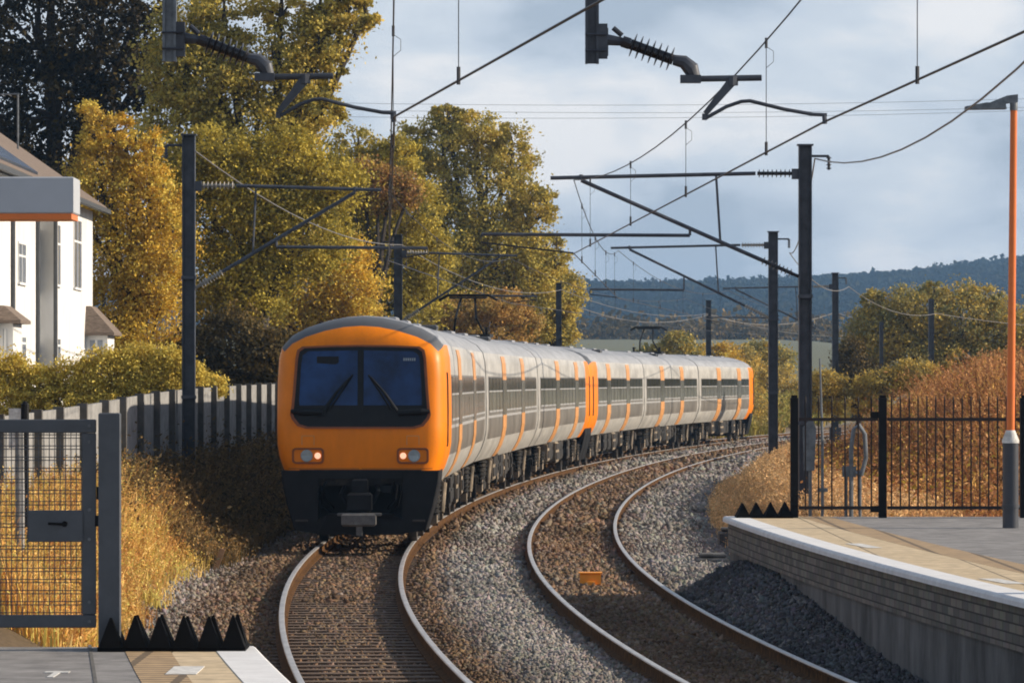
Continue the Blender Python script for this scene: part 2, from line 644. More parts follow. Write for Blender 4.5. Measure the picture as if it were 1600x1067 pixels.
build_track(0., 'left curving railway track that carries the orange train, sleepers showing', -30, 68, True)
build_track(SP, 'right empty curving railway track beside the brick faced platform', -30, 60, False)


# ------------------------------------------------------------------ the train
PROF = [(1.13, .98), (1.21, 1.10), (1.29, 1.25), (1.36, 1.45), (1.395, 1.66), (1.40, 1.90), (1.40, 1.955), (1.40, 2.2), (1.393, 2.72), (1.388, 2.80), (1.37, 3.1), (1.325, 3.30), (1.19, 3.46), (.96, 3.59), (.62, 3.70), (.3, 3.765), (0, 3.785)]
RING = PROF + [(-x, z) for x, z in PROF[-2::-1]]     # open ring from right bottom over the roof to left bottom
NR = len(RING)


def prof_x(z):
    zs = [p[1] for p in PROF]
    xs = [p[0] for p in PROF]
    return float(np.interp(z, zs, xs))


def ring_at(y, inset=0., rake=0., drop=0.):
    out = []
    k = 1 - inset / 1.4
    for x, z in RING:
        zz = z
        if z > 2.6:
            zz = 2.6 + (z - 2.6) * (1 - inset / 1.25) - drop * float(sm((z - 2.6) / 1.1))
        out.append((x * k, y + rake * max(0, zz - 1.9), zz))
    return out


MATS = ['cream', 'band', 'pale', 'roof', 'orange', 'dome', 'under']
CARL = 23.38


def body_mesh(cab):
    mb = MB()
    secs = []
    if cab:
        for (y, i) in ((0, .31), (.025, .21), (.075, .13), (.16, .065), (.3, .02), (.48, 0), (.7, 0), (1.0, 0), (1.5, 0), (2.65, 0)):
            secs.append((y, ring_at(y, i, .11 * max(0, 1 - y / 1.5), .15 * max(0, 1 - y / 1.5) ** 2)))
    else:
        for y in (0, .72, .76):
            secs.append((y, ring_at(y)))
    for y in (6., 12., 18., CARL - .76, CARL - .72, CARL):
        secs.append((y, ring_at(y)))
    vs = [p for _, s in secs for p in s]
    mb.v = vs
    for i in range(len(secs) - 1):
        ym = (secs[i][0] + secs[i + 1][0]) / 2
        for j in range(NR - 1):
            jj = min(j, NR - 2 - j)
            zm = (PROF[jj][1] + PROF[jj + 1][1]) / 2
            if zm > 3.30:
                mi = 5 if cab and ym < 1.0 else 3
            elif zm < 1.45 or zm > 2.80:
                mi = 0
            elif 1.90 < zm < 1.955:
                mi = 2
            else:
                mi = 1
            end = ym > CARL - .73 or (not cab and ym < .73)
            if end and 1.45 < zm < 2.80:
                mi = 0
            if cab and ym < 2.3 and zm < 3.30:
                mi = 4
            if cab and ym < .13:
                mi = 4
            mb.f.append((i * NR + j, i * NR + j + 1, (i + 1) * NR + j + 1, (i + 1) * NR + j))
            mb.m.append(mi)
        mb.f.append((i * NR + NR - 1, i * NR, (i + 1) * NR, (i + 1) * NR + NR - 1))
        mb.m.append(6)
    # front / rear faces as horizontal strips so that a raked face stays clean
    for (base, mi, flip) in ((0, 4 if cab else 0, False), ((len(secs) - 1) * NR, 1, True)):
        for j in range(len(PROF) - 1):
            a, b, c, d = base + j, base + j + 1, base + NR - 2 - j, base + NR - 1 - j
            f = (a, d, c, b) if not flip else (a, b, c, d)
            if len(set(f)) < 4:
                f = tuple(dict.fromkeys(f))
            mb.f.append(f)
            mb.m.append(6 if mi == 4 and PROF[j + 1][1] < 1.3 else mi)
    return mb


def side_strip(mb, y0, y1, zs, side, off, mi_fn):
    """strip hugging the body side between y0 and y1 through the heights zs, standing off mm proud"""
    n = len(zs)
    o = len(mb.v)
    for y in (y0, y1):
        for z in zs:
            mb.v.append((side * (prof_x(z) + off), y, z))
    for y in (y0, y1):
        for z in zs:
            mb.v.append((side * (prof_x(z) - .03), y, z))
    A, B, A2, B2 = o, o + n, o + 2 * n, o + 3 * n
    for i in range(n - 1):
        zc = (zs[i] + zs[i + 1]) / 2
        mi = mi_fn(zc)
        q = [(A + i, A + i + 1, B + i + 1, B + i)]
        q.append((A + i, A2 + i, A2 + i + 1, A + i + 1))
        q.append((B + i, B + i + 1, B2 + i + 1, B2 + i))
        for f in q:
            mb.f.append(f if side < 0 else f[::-1])
            mb.m.append(mi)
    f = (A + n - 1, A2 + n - 1, B2 + n - 1, B + n - 1)
    mb.f.append(f if side < 0 else f[::-1])
    mb.m.append(mi_fn(zs[-1]))
    f = (A, B, B2, A2)
    mb.f.append(f if side < 0 else f[::-1])
    mb.m.append(mi_fn(zs[0]))


DOORZ = [1.0, 1.10, 1.25, 1.45, 1.66, 1.93, 2.2, 2.72, 2.80, 3.1, 3.25]
DOORS = (7.1, 15.6)                                   # door centres along a car


def bogie_mesh(yc):
    mb = MB()
    for s in (-1, 1):
        mb.box(s * 1.02 - .07, s * 1.02 + .07, yc - 1.75, yc + 1.75, .46, .64, 0, .03)
        mb.box(s * 1.04 - .09, s * 1.04 + .09, yc - .45, yc + .45, .30, .50, 0, .03)
        for a in (-1.28, 1.28):
            # wheel, axle box, springs
            mb.tube([(s * .68, yc + a, .42), (s * .82, yc + a, .42)], [.43, .42], 20, 1)
            mb.tube([(s * .82, yc + a, .42), (s * 1.0, yc + a, .42)], .1, 10, 1)
            mb.box(s * 1.06 - .1, s * 1.06 + .1, yc + a - .17, yc + a + .17, .27, .58, 2, .03)
            mb.ribs((s * 1.13, yc + a - .3, .44), (s * 1.13, yc + a - .3, .78), .05, .085, 4, 0, 10)
            mb.ribs((s * 1.13, yc + a + .3, .44), (s * 1.13, yc + a + .3, .78), .05, .085, 4, 0, 10)
            mb.box(s * 1.0 - .05, s * 1.0 + .05, yc + a * 1.45 - .05, yc + a * 1.45 + .05, .16, .6, 0)
        mb.ribs((s * 1.05, yc - .2, .6), (s * 1.05, yc - .2, .95), .1, .14, 4, 0, 12)
        mb.ribs((s * 1.05, yc + .2, .6), (s * 1.05, yc + .2, .95), .1, .14, 4, 0, 12)
        mb.tube([(s * 1.16, yc + .75, .42), (s * 1.2, yc + .95, .93)], .045, 8, 2)
    mb.box(-1.0, 1.0, yc - .3, yc + .3, .45, .7, 0)
    for a in (-1.28, 1.28):
        mb.tube([(-.7, yc + a, .42), (.7, yc + a, .42)], .07, 8, 1)
    return mb


def build_carriage(cab, parent, name='carriage'):
    car = body_mesh(cab).obj(name, [M[k] for k in MATS], parent, smooth=True)
    rnd = random.Random(3 if cab else 5)
    for side in (1, -1):
        for yc in DOORS:
            for (a, b) in ((yc - .74, yc - .006), (yc + .006, yc + .74)):
                mb = MB()
                side_strip(mb, a, b, DOORZ, side, .014, lambda z: 1 if 1.93 < z < 2.72 else 0)
                mb.obj('door', [M['orange_dull'], M['glass']], car)
        # windows in runs
        runs = [(2.85 if cab else .9, DOORS[0] - .85), (DOORS[0] + .85, DOORS[1] - .85), (DOORS[1] + .85, CARL - .9)]
        for (a, b) in runs:
            n = max(1, int(round((b - a) / 1.45)))
            w = (b - a) / n
            for i in range(n):
                mb = MB()
                side_strip(mb, a + i * w + .06, a + (i + 1) * w - .06, [2.02, 2.06, 2.46, 2.49, 2.75, 2.77], side, .010,
                           lambda z: 1 if z < 2.06 or 2.46 < z < 2.49 else (2 if z > 2.49 else 0))
                mb.obj('window', [M['glass'], M['pale'], M['hopper']], car)
    # bogies and equipment
    for yc in (3.9, CARL - 3.9):
        bogie_mesh(yc).obj('bogie', [M['under'], M['steel'], M['underlight']], car)
    y = 6.3
    while y < CARL - 7.2:
        w = rnd.uniform(.55, 1.5)
        z0 = rnd.uniform(.28, .5)
        mb = MB()
        x = rnd.uniform(1.08, 1.2)
        mi = rnd.choice((0, 0, 0, 0, 1))
        mb.box(-x, x, y, y + w, z0, .97, mi, .04)
        for s in (-1, 1):
            for kz in range(2):
                mb.box(s * x - .02, s * x + .02, y + .1, y + w - .1, z0 + .1 + kz * .28, z0 + .3 + kz * .25, 1 if (mi == 0 and rnd.random() < .15) else 0)
        mb.obj('equipment_box', [M['under'], M['underlight']], car)
        y += w + rnd.uniform(.12, .55)
    # roof gear
    for k in range(4):
        mb = MB()
        yy = 4 + k * 4.7
        mb.box(-.4, .4, yy, yy + 1.2, 3.74, 3.80, 0, .02)
        mb.obj('roof_vent', M['roof'], car)
    mb = MB()
    mb.box(.55, .85, 10.4, 11.3, 3.63, 3.74, 0, .03)
    mb.obj('roof_hatch', M['dome'], car)
    # gangway / coupling gear at the plain end
    mb = MB()
    mb.box(-1.2, 1.2, CARL - .02, CARL + .06, 1.1, 3.45, 0, .03)
    mb.tube([(0, CARL - .4, .75), (0, CARL + .3, .75)], .12, 10, 0)
    if not cab:
        mb.box(-1.2, 1.2, -.06, .02, 1.1, 3.45, 0, .03)
        mb.tube([(0, -.3, .75), (0, .4, .75)], .12, 10, 0)
    mb.obj('gangway', M['valance'], car)
    if cab:
        rk = .11

        def fy(z, o):                                  # front surface at height z
            return rk * max(0, z - 1.9) - o

        def plate(poly, o0, o1):                       # raked plate between two standoffs
            m_ = MB()
            m_.loft([[(x, fy(z, o1), z) for x, z in poly], [(x, fy(z, o0), z) for x, z in poly]])
            return m_
        # black surround with its swollen lower lip
        sur = [(-.86, 1.95), (.86, 1.95), (1.0, 1.99), (1.09, 2.10), (1.115, 2.17), (1.10, 2.24), (1.075, 2.5), (1.035, 3.06), (1.01, 3.18), (.93, 3.235), (.5, 3.255), (0, 3.26)]
        sur = sur + [(-x, z) for x, z in sur[-2:1:-1]]
        plate(sur, -.02, .022).obj('windscreen_surround', M['black'], car)
        fr = MB()
        o_ = [(x * 1.035, 2.6 + (z - 2.6) * 1.045) for x, z in sur]
        nn = len(sur)
        fr.loft([[(x, fy(z, .004), z) for x, z in o_], [(x, fy(z, .03), z) for x, z in o_], [(x * .995, fy(z, .03), z) for x, z in sur]], cap=False)
        fr.obj('windscreen_frame', M['dirtorange'], car)
        for s in (-1, 1):
            g = [(s * .05, 2.30), (s * 1.0, 2.30), (s * 1.005, 2.4), (s * .975, 2.98), (s * .95, 3.12), (s * .86, 3.185), (s * .05, 3.20)]
            if s < 0:
                g = g[::-1]
            plate(g, .02, .030).obj('windscreen', M['screen'], car)
            w = MB()
            w.tube([(s * .62, fy(2.2, .07), 2.18), (s * .40, fy(2.5, .075), 2.50), (s * .17, fy(2.75, .07), 2.76)], [.03, .022, .014], 8)
            w.tube([(s * .50, fy(2.22, .055), 2.24), (s * .13, fy(2.8, .055), 2.80)], .016, 6)
            w.tube([(s * .62, fy(2.2, .02), 2.18), (s * .62, fy(2.2, .09), 2.18)], .045, 10)
            w.obj('wiper', M['black'], car)
            # lower lip horn
            h = MB()
            h.tube([(s * .62, -.04, 2.18), (s * 1.0, -.045, 2.2), (s * 1.14, -.03, 2.205)], [.05, .055, .03], 10)
            h.obj('wiper_cowl', M['black'], car)
            # head lamp cluster
            hl = MB()
            x0, x1 = sorted((s * .60, s * 1.12))
            out = rrect(x0, x1, 1.345, 1.605, .06)
            inn = rrect(x0 + .03, x1 - .03, 1.375, 1.575, .045)
            n_ = len(out)
            hl.loft([[(x, .012, z) for x, z in out], [(x, -.03, z) for x, z in out], [(x, -.03, z) for x, z in inn], [(x, .006, z) for x, z in inn]], cap=False, mi=0)
            hl.add([(x, -.006, z) for x, z in inn], [tuple(range(n_))], 1)
            hob = hl.obj('headlight', [M['dirtorange'], M['orange']], car)
            l1 = MB()
            cx = s * .88
            l1.tube([(cx, .0, 1.475), (cx, -.025, 1.475), (cx, -.034, 1.475), (cx, -.024, 1.475)], [.1, .1, .088, .04], 18)
            l1.obj('head_lamp', M['lens'], car)
            l2 = MB()
            cx = s * .70
            l2.tube([(cx, .0, 1.475), (cx, -.024, 1.475), (cx, -.034, 1.475)], [.052, .052, .04], 14)
            l2.obj('marker_lamp', M['lit'], car)
            # hatch marks under the screen
            hh = MB()
            xa = s * .86
            for (p, q) in (((xa - .1, 1.80), (xa - .1, 1.66)), ((xa + .1, 1.80), (xa + .1, 1.66)), ((xa - .1, 1.80), (xa + .1, 1.80))):
                hh.box(min(p[0], q[0]) - .006, max(p[0], q[0]) + .006, -.004, .02, min(p[1], q[1]) - .006, max(p[1], q[1]) + .006)
            hh.obj('access_hatch', M['orange_dull'], car)
            sm_ = MB()
            sm_.box(min(s * .02, s * 1.18), max(s * .02, s * 1.18), -.003, .01, 1.262, 1.272)
            sm_.obj('panel_seam', M['dirtorange'], car)
            hs = MB()
            hs.tube([(s * .55, .1, 1.08), (s * .60, -.12, .98), (s * .58, -.14, .78), (s * .45, .1, .62)], .022, 8)
            hs.tube([(s * .64, .1, 1.05), (s * .67, -.10, .9), (s * .62, -.10, .66), (s * .5, .1, .55)], .018, 8)
            hs.obj('air_hose', M['rubber'], car)
            st_ = MB()
            st_.box(min(s * .86, s * 1.06), max(s * .86, s * 1.06), -.13, -.02, .40, .43)
            st_.obj('step', M['steel'], car)
            # cab side window
            cw = MB()
            side_strip(cw, .66, .92, [1.62, 1.7, 2.2, 2.72, 2.84], s, .016, lambda z: 0)
            cw.obj('cab_side_window', M['black'], car)
        cp = MB()
        cp.box(-.03, .03, fy(2, .04), fy(3.2, -.02) + .0, 1.97, 3.2)
        cp.v = [(x, (fy(z, .034) if y < .05 else fy(z, .0)), z) for x, y, z in cp.v]
        cp.obj('windscreen_pillar', M['black'], car)
        vz = MB()
        zz = [(-.72, 3.10), (-.36, 3.10), (-.36, 3.0), (-.42, 2.97), (-.72, 2.99)][::-1]
        vz.loft([[(x, fy(z, .0325), z) for x, z in zz], [(x, fy(z, .0295), z) for x, z in zz]])
        vz.obj('sun_visor', M['black'], car)
        tp = MB()
        for k in range(6):
            tp.box(.70 + k * .035, .722 + k * .035, fy(3.05, .036), fy(3.05, .02), 3.03, 3.075)
        tp.obj('number_plate', M['lens'], car)
        # valance: two cheeks, a bow plate and a dark recess
        v = MB()
        for s in (-1, 1):
            poly = [(s * .70, 1.235), (s * 1.30, 1.235), (s * 1.285, 1.05), (s * 1.2, .66), (s * 1.08, .26), (s * .70, .20)]
            if s > 0:
                poly = poly[::-1]
            v.loft([[(x * (1 if k else .985), y, z) for x, z in poly] for k, y in ((0, -.05), (1, .0), (1, 1.3))])
        poly = [(-.71, .185), (.71, .185), (.71, .43), (.52, .52), (-.52, .52), (-.71, .43)]
        v.loft([[(x, -.09 if abs(x) < .6 else -.055, z) for x, z in poly], [(x, .35, z) for x, z in poly]])
        v.box(-.71, .71, -.05, .12, 1.10, 1.233)
        v.obj('valance', M['valance'], car)
        rec = MB()
        rec.box(-.72, .72, .75, .8, .3, 1.15)
        rec.obj('coupler_recess', M['black'], car)
        c = MB()
        c.tube([(0, .75, .74), (0, -.05, .72)], .11, 12)
        c.box(-.2, .2, -.34, -.02, .56, .88, 0, .04)
        c.box(-.13, .13, -.20, .2, .86, 1.10, 0, .03)
        c.tube([(.24, .1, 1.05), (.3, -.12, .9), (.2, -.05, .7)], .035, 8)
        c.tube([(-.24, .1, 1.05), (-.32, -.12, .85), (-.2, -.05, .65)], .03, 8)
        c.box(.36, .5, .0, .3, .85, 1.05, 0, .02)
        c.obj('coupler', M['valance'], car)
        c2 = MB()
        c2.box(-.29, .27, -.42, -.1, .33, .54, 0, .03)
        c2.box(-.36, .36, -.36, -.3, .50, .55, 0, .01)
        c2.box(-.05, .05, -.38, -.32, .18, .34, 0)
        c2.obj('coupler_head', M['coupler'], car)
    return car


def build_pantograph(parent):
    mb = MB()
    mb.box(-.7, .7, 2.2, 3.8, 3.80, 3.88)
    for s in (-1, 1):
        mb.tube([(s * .45, 3.6, 3.88), (s * .3, 2.3, 4.28), (s * .2, 3.2, 4.78)], .035, 6)
        mb.ribs((s * .6, 2.4, 3.82), (s * .6, 2.4, 4.05), .05, .09, 4)
    for y in (3.05, 3.35):
        mb.tube([(-.85, y, 4.72), (-.6, y, 4.84), (.6, y, 4.84), (.85, y, 4.72)], .035, 6)
    mb.box(-.55, .55, 3.05, 3.35, 4.76, 4.80)
    mb.v = [(x * .84, y + 13.2, z - .03) for x, y, z in mb.v]
    return mb.obj('pantograph', M['black'], parent)


D0 = 78.6
train = empty('train', (xc(D0), D0, 0), 'orange fronted electric train of cream carriages rounding the curve on the left track', 'train')


def place_car(o, k, rear):
    y0 = D0 + k * 23.52
    a = Vector((xc(y0 + 3.9), y0 + 3.9, 0))
    b = Vector((xc(y0 + CARL - 3.9), y0 + CARL - 3.9, 0))
    dr = (b - a).normalized()
    if rear:
        org = a - dr * 3.9 + dr * CARL
        dr = -dr
    else:
        org = a - dr * 3.9
    o.location = org - train.location
    o.rotation_euler = (0, 0, math.atan2(dr.y, dr.x) - math.pi / 2)


def copy_part(o):
    c = o.copy()
    COL.objects.link(c)
    c.parent = o.parent
    for ch in list(o.children):
        d = ch.copy()
        COL.objects.link(d)
        d.parent = c
    return c


cabcar = build_carriage(True, train)
midcar = build_carriage(False, train)
pan = build_pantograph(midcar)
for k, (kind, rear) in enumerate((('c', 0), ('m', 0), ('c', 1), ('c', 0), ('m', 0), ('c', 1))):
    if k == 0:
        o = cabcar
    elif k == 1:
        o = midcar
    else:
        o = copy_part(cabcar if kind == 'c' else midcar)
    place_car(o, k, rear)
cabcar['label'] = 'leading carriage with orange cab front and windscreens blue from painted sky reflection'


# ------------------------------------------------------------------ overhead line: masts with cantilevers
ZC = 4.9                                             # contact wire height


def h_section(mb, x, y, z0, z1, w, mi=0):
    t = .022
    mb.box(x - w / 2, x - w / 2 + t, y - w / 2, y + w / 2, z0, z1, mi)
    mb.box(x + w / 2 - t, x + w / 2, y - w / 2, y + w / 2, z0, z1, mi)
    mb.box(x - w / 2 + t, x + w / 2 - t, y - .012, y + .012, z0, z1, mi)


def mast(px, d, top_py, zbase, w, label, arm=None, light=False):
    X = pxX(px, d)
    zt = pxZ(top_py, d)
    T = Thing('overhead_line_mast', (X, d, zbase), label, 'railway mast', 'overhead line masts along the tracks')
    mb = MB()
    h_section(mb, X, d, zbase, zt, w)
    mb.box(X - w * .9, X + w * .9, d - w * .9, d + w * .9, zbase - .4, zbase + .12)
    T.part('mast_post', mb, M['galv'] if light else M['mastdark'])
    if not light:
        mb = MB()
        mb.box(X - w * .62, X + w * .62, d - w * .62, d + w * .62, zt, zt + .025)
        T.part('cap_plate', mb, M['galv'])
    if d < 140:
        for k_ in (.30, .62):
            mb = MB()
            zc_ = zbase + (zt - zbase) * k_
            mb.box(X - w * .56, X + w * .56, d - w * .56, d + w * .56, zc_ - .03, zc_ + .03)
            T.part('clamp_band', mb, M['galv'])
    if arm:
        s = arm['s']                                  # +1 arm reaches to +X
        x0 = X + s * w / 2
        zt1, zs, reach, xdiag, zreg, xr0, xr1 = arm['ztop'], arm['zstrut'], arm['reach'], arm['xdiag'], arm['zreg'], arm['xr0'], arm['xr1']
        r = arm.get('r', .032)
        Mi = M['insulpale'] if arm.get('pale') else M['insul']
        tt = MB()
        tt.tube([(x0 + s * .75, d, zt1 + .02), (reach, d, zt1 - .06)], r, 8)
        tt.box(x0 - .02, x0 + s * .12 if s > 0 else x0 + .02, d - .06, d + .06, zt1 - .08, zt1 + .1) if s > 0 else tt.box(x0 - .12, x0 + .02, d - .06, d + .06, zt1 - .08, zt1 + .1)
        p = T.part('cantilever_tube', tt, M['galv'])
        i = MB()
        i.tube([(x0, d, zt1 + .02), (x0 + s * .12, d, zt1 + .02)], .03, 8)
        i.ribs((x0 + s * .12, d, zt1 + .02), (x0 + s * .72, d, zt1 + .02), .032, .075, 8)
        T.part('insulator', i, Mi, True)
        a = Vector((x0, d, zs))
        b = Vector((xdiag, d, zt1 - .1))
        dg = MB()
        dg.tube([a.lerp(b, .17), b], r * 1.05, 8)
        dg.tube([b, b + Vector((0, 0, .1))], r, 8)
        hx = a.lerp(b, .36)
        dg.tube([hx, (hx.x + s * .0 + (X - hx.x) * -.05, d, zt1 - .02)], r * .7, 6)
        T.part('strut', dg, M['galv'])
        i = MB()
        i.tube([a, a.lerp(b, .03)], .03, 8)
        i.ribs(a.lerp(b, .03), a.lerp(b, .17), .034, .075, 8)
        T.part('insulator', i, Mi, True)
        rg = MB()
        f0 = (xr0 - a.x) / (b.x - a.x)
        pz = a.lerp(b, f0).z
        rg.tube([(xr0, d, pz), (xr0, d, zreg)], r * .8, 6)
        rg.tube([(xr0, d, zreg + .0), (xr1, d, zreg - .02 * s)], r * .9, 8)
        T.part('registration_tube', rg, M['galv'])
        st = MB()
        cx = arm['cx']
        st.tube([(xr1, d, zreg - .02 * s), (xr1, d, zreg - .12), (cx, d, ZC + .02)], r * .5, 6)
        T.part('steady_arm', st, M['wire'])
        # return wire bracket on the outer side of the mast
        rb = MB()
        rb.tube([(X - s * w / 2, d, zt - .18), (X - s * (w / 2 + .3), d, zt - .18)], .025, 6)
        rb.ribs((X - s * (w / 2 + .3), d, zt - .18), (X - s * (w / 2 + .3), d, zt - .42), .025, .05, 4)
        T.part('wire_bracket', rb, M['galv'])
    return X, zt


RT = [(41., xc(41) + SP + .17), (83., 1.07), (128., xc(128) + SP - .1), (184., xc(184) + SP + .1), (240., xc(240) + SP), (300., xc(300) + SP)]
LT = [(40., -.98), (88., xc(88) + .05), (136., xc(136) - .1), (203., xc(203) + .1), (250., xc(250)), (310., xc(310))]

mR1 = mast(1258, 83.5, 228, -.1, .225, 'tall dark mast right behind the platform gate with lattice of tubes over the right track',
           dict(s=-1, ztop=pxZ(273, 83.5), zstrut=pxZ(432, 83.5), reach=pxX(860, 83.5), xdiag=pxX(908, 83.5), zreg=pxZ(368, 83.5), xr0=pxX(1078, 83.5), xr1=pxX(752, 83.5), cx=1.07, r=.034))
mL1 = mast(295, 88, 212, .35, .235, 'tall dark mast standing in scrub between the grey fence and the train front',
           dict(s=1, ztop=pxZ(292, 88), zstrut=pxZ(450, 88), reach=pxX(596, 88), xdiag=pxX(555, 88), zreg=pxZ(386, 88), xr0=pxX(432, 88), xr1=pxX(668, 88), cx=LT[1][1], pale=True))


def arm_for(s, X, d, cx, r=.032, pale=True):
    return dict(s=s, ztop=6.3, zstrut=4.4, reach=cx + s * .2, xdiag=cx - s * .3, zreg=5.12, xr0=cx - s * 1.75, xr1=cx + s * .75, cx=cx, r=r, pale=pale)


mR2 = mast(1208, 128, 363, .55, .25, 'dark mast at the edge of the dry grass bank right of the train rear', arm_for(-1, pxX(1208, 128), 128, RT[2][1]))
mL2 = mast(622, 136, 368, .3, .24, 'dark mast rising behind the orange train cab roof', arm_for(1, pxX(622, 136), 136, LT[2][1]))
mR3 = mast(1305, 184, 427, .8, .24, 'slimmer mast in front of the left end of the big autumn bush', arm_for(-1, pxX(1305, 184), 184, RT[3][1], .03))
mL3 = mast(873, 203, 443, .3, .24, 'mast at the right edge of the tall olive tree behind the train', None)
mL4 = mast(1107, 250, 470, .3, .27, 'distant mast above the roof of the last carriages', None)
mR4 = mast(1455, 212, 467, 1.2, .24, 'distant pale mast in front of the middle of the big autumn bush', None, True)
mR5 = mast(1377, 206, 503, 1.2, .16, 'shortest thin pole in front of the left half of the big autumn bush', None, True)

# ------------------------------------------------------------------ near gantry with two drop arms
GD = 40.5
G = Thing('overhead_gantry', (5.6, GD, .9), 'grey gantry whose two drop tubes with ribbed insulators hang into the top of the picture', 'gantry')
mb = MB()
h_section(mb, 5.9, GD, .9, 7.6, .26)
G.part('leg', mb, M['galv'])
mb = MB()
h_section(mb, -5.4, GD, -.1, 7.6, .26)
G.part('leg', mb, M['galv'])
mb = MB()
for (yy, zz) in ((-.2, 7.3), (.2, 7.3), (-.2, 7.7), (.2, 7.7)):
    mb.box(-5.5, 6.0, GD + yy - .035, GD + yy + .035, zz - .035, zz + .035)
for i in range(22):
    xa = -5.4 + i * .52
    for yy in (-.2, .2):
        mb.tube([(xa, GD + yy, 7.3 if i % 2 else 7.7), (xa + .52, GD + yy, 7.7 if i % 2 else 7.3)], .018, 5)
G.part('boom', mb, M['galv'])


def drop_arm(px0, py0, tipx, tipy):
    """drop tube, bracket, ribbed insulator, arm and steady arm, from pixels of the right-hand assembly"""
    d = GD
    sx = (tipx - 1290) * 0
    k = (tipx - px0) / 365.0

    def P(px, py):
        return at(px0 + (px - 925) * k, py0 + (py - 100), d)
    mb = MB()
    X, _, Z = P(925, 100)
    h_section(mb, X, d, Z, 7.3, .115)
    o = G.part('drop_tube', mb, M['galvlight'] if px0 < 500 else M['galv'])
    mb = MB()
    xb, _, zb = P(940, 62)
    mb.box(X + .055, X + .13, d - .05, d + .05, P(0, 92)[2], P(0, 38)[2])
    mb.tube([(X - .06, d - .07, P(0, 55)[2]), (X + .12, d - .07, P(0, 55)[2])], .01, 6)
    mb.tube([(X - .06, d - .07, P(0, 80)[2]), (X + .12, d - .07, P(0, 80)[2])], .01, 6)
    mb.tube([P(948, 44), P(948, 88)], .014, 8)
    mb.tube([P(944, 62), P(975, 66)], [.05, .034], 8)
    mb.tube([P(958, 44), P(972, 56)], .022, 8)
    G.part('bracket', mb, M['mastdark'])
    mb = MB()
    mb.tube([P(972, 65), P(984, 69)], .05, 10)
    mb.ribs(P(984, 69), P(1052, 94), .045, .105, 7, 0, 16)
    G.part('insulator', mb, M['insul'], True)
    mb = MB()
    mb.tube([P(1052, 94), P(1068, 97), P(1080, 108), P(1086, 122)], [.045, .058, .07, .05], 10)
    mb.box(P(1063, 0)[0], P(1095, 0)[0], d - .06, d + .06, P(0, 130)[2], P(0, 118)[2])
    G.part('insulator_cap', mb, M['galv'], True)
    mb = MB()
    mb.tube([P(1066, 124), P(1190, 122)], .027, 10)
    G.part('support_tube', mb, M['galv'], True)
    mb = MB()
    a, b = Vector(P(1145, 126)), Vector(P(1102, 178))
    n = Vector((.032, 0, -.026))
    mb.loft([[a - n + Vector((0, -.02, 0)), a + n + Vector((0, -.02, 0)), b + n * .55 + Vector((0, -.02, 0)), b - n * .55 + Vector((0, -.02, 0))],
             [a - n + Vector((0, .02, 0)), a + n + Vector((0, .02, 0)), b + n * .55 + Vector((0, .02, 0)), b - n * .55 + Vector((0, .02, 0))]])
    mb.tube([P(1145, 120), P(1145, 134)], .045, 8)
    G.part('drop_bracket', mb, M['galv'])
    mb = MB()
    mb.tube([P(1101, 178), P(1101, 188)], .022, 8)
    mb.tube([P(1101, 186), P(1135, 167), P(1158, 159), P(1172, 158), P(1225, 171), P(1270, 179), P(1292, 180)], .016, 8)
    mb.tube([P(1288, 180), P(1289, 194)], .02, 8)
    G.part('steady_arm', mb, M['galv'], True)


drop_arm(925, 100, 1290, 190)
drop_arm(265, 97, 617, 187)


# ------------------------------------------------------------------ wires
def wire_run(sup, zcat_ext, first, r0, label_c, pale=False):
    T = Thing('overhead_wire', (sup[0][1], sup[0][0], ZC), label_c, 'overhead wire', 'overhead wires above the tracks')
    pts = [first] + sup
    m = M['wire']
    mb = MB()
    mb.tube([(x, d, ZC) for d, x in pts], r0, 6)
    T.part('contact_wire', mb, m)
    mb = MB()
    dr = MB()
    for (d0, x0), (d1, x1) in zip(pts[:-1], pts[1:]):
        P = []
        n = 14
        for i in range(n + 1):
            t = i / n
            z = 6.17 - 4 * .52 * t * (1 - t) * min(1., ((d1 - d0) / 45) ** 2)
            P.append((x0 + (x1 - x0) * t, d0 + (d1 - d0) * t, z))
        mb.tube(P, r0 * .9, 5)
        k = max(4, int((d1 - d0) / 9.5))
        for i in range(k):
            t = (i + .5) / k
            z = 6.17 - 4 * .52 * t * (1 - t) * min(1., ((d1 - d0) / 45) ** 2)
            x, d = x0 + (x1 - x0) * t, d0 + (d1 - d0) * t
            o = MB()
            o.tube([(x, d, ZC), (x, d, z)], r0 * .42, 5)
            o.tube([(x, d, ZC - .03), (x, d, ZC + .10)], r0 * 1.7, 6)
            o.tube([(x, d, z - .07), (x, d, z + .03)], r0 * 1.6, 6)
            o.tube([(x + .01, d, z - .06), (x + .07, d, z - .1), (x + .07, d, z - .2), (x + .0, d, z - .26)], r0 * .3, 4)
            T.part('dropper', o, m)
    T.part('catenary_wire', mb, m)


wire_run(RT, 0, (-6., 5.2), .0095, 'contact and catenary wires hung above the empty right track')
wire_run(LT, 0, (-8., 4.9), .0095, 'contact and catenary wires hung above the train on the left track')


def sag_wire(name, pts, r, label, sag, m, seg=14):
    mb = MB()
    P = []
    for a, b, s in zip(pts[:-1], pts[1:], sag):
        for i in range(seg):
            t = i / seg
            P.append((a[0] + (b[0] - a[0]) * t, a[1] + (b[1] - a[1]) * t, a[2] + (b[2] - a[2]) * t - 4 * s * t * (1 - t)))
    P.append(pts[-1])
    mb.tube(P, r, 6)
    o = mb.obj(name, m)
    tag(o, label, 'cable', 'cables strung along the masts')
    return o


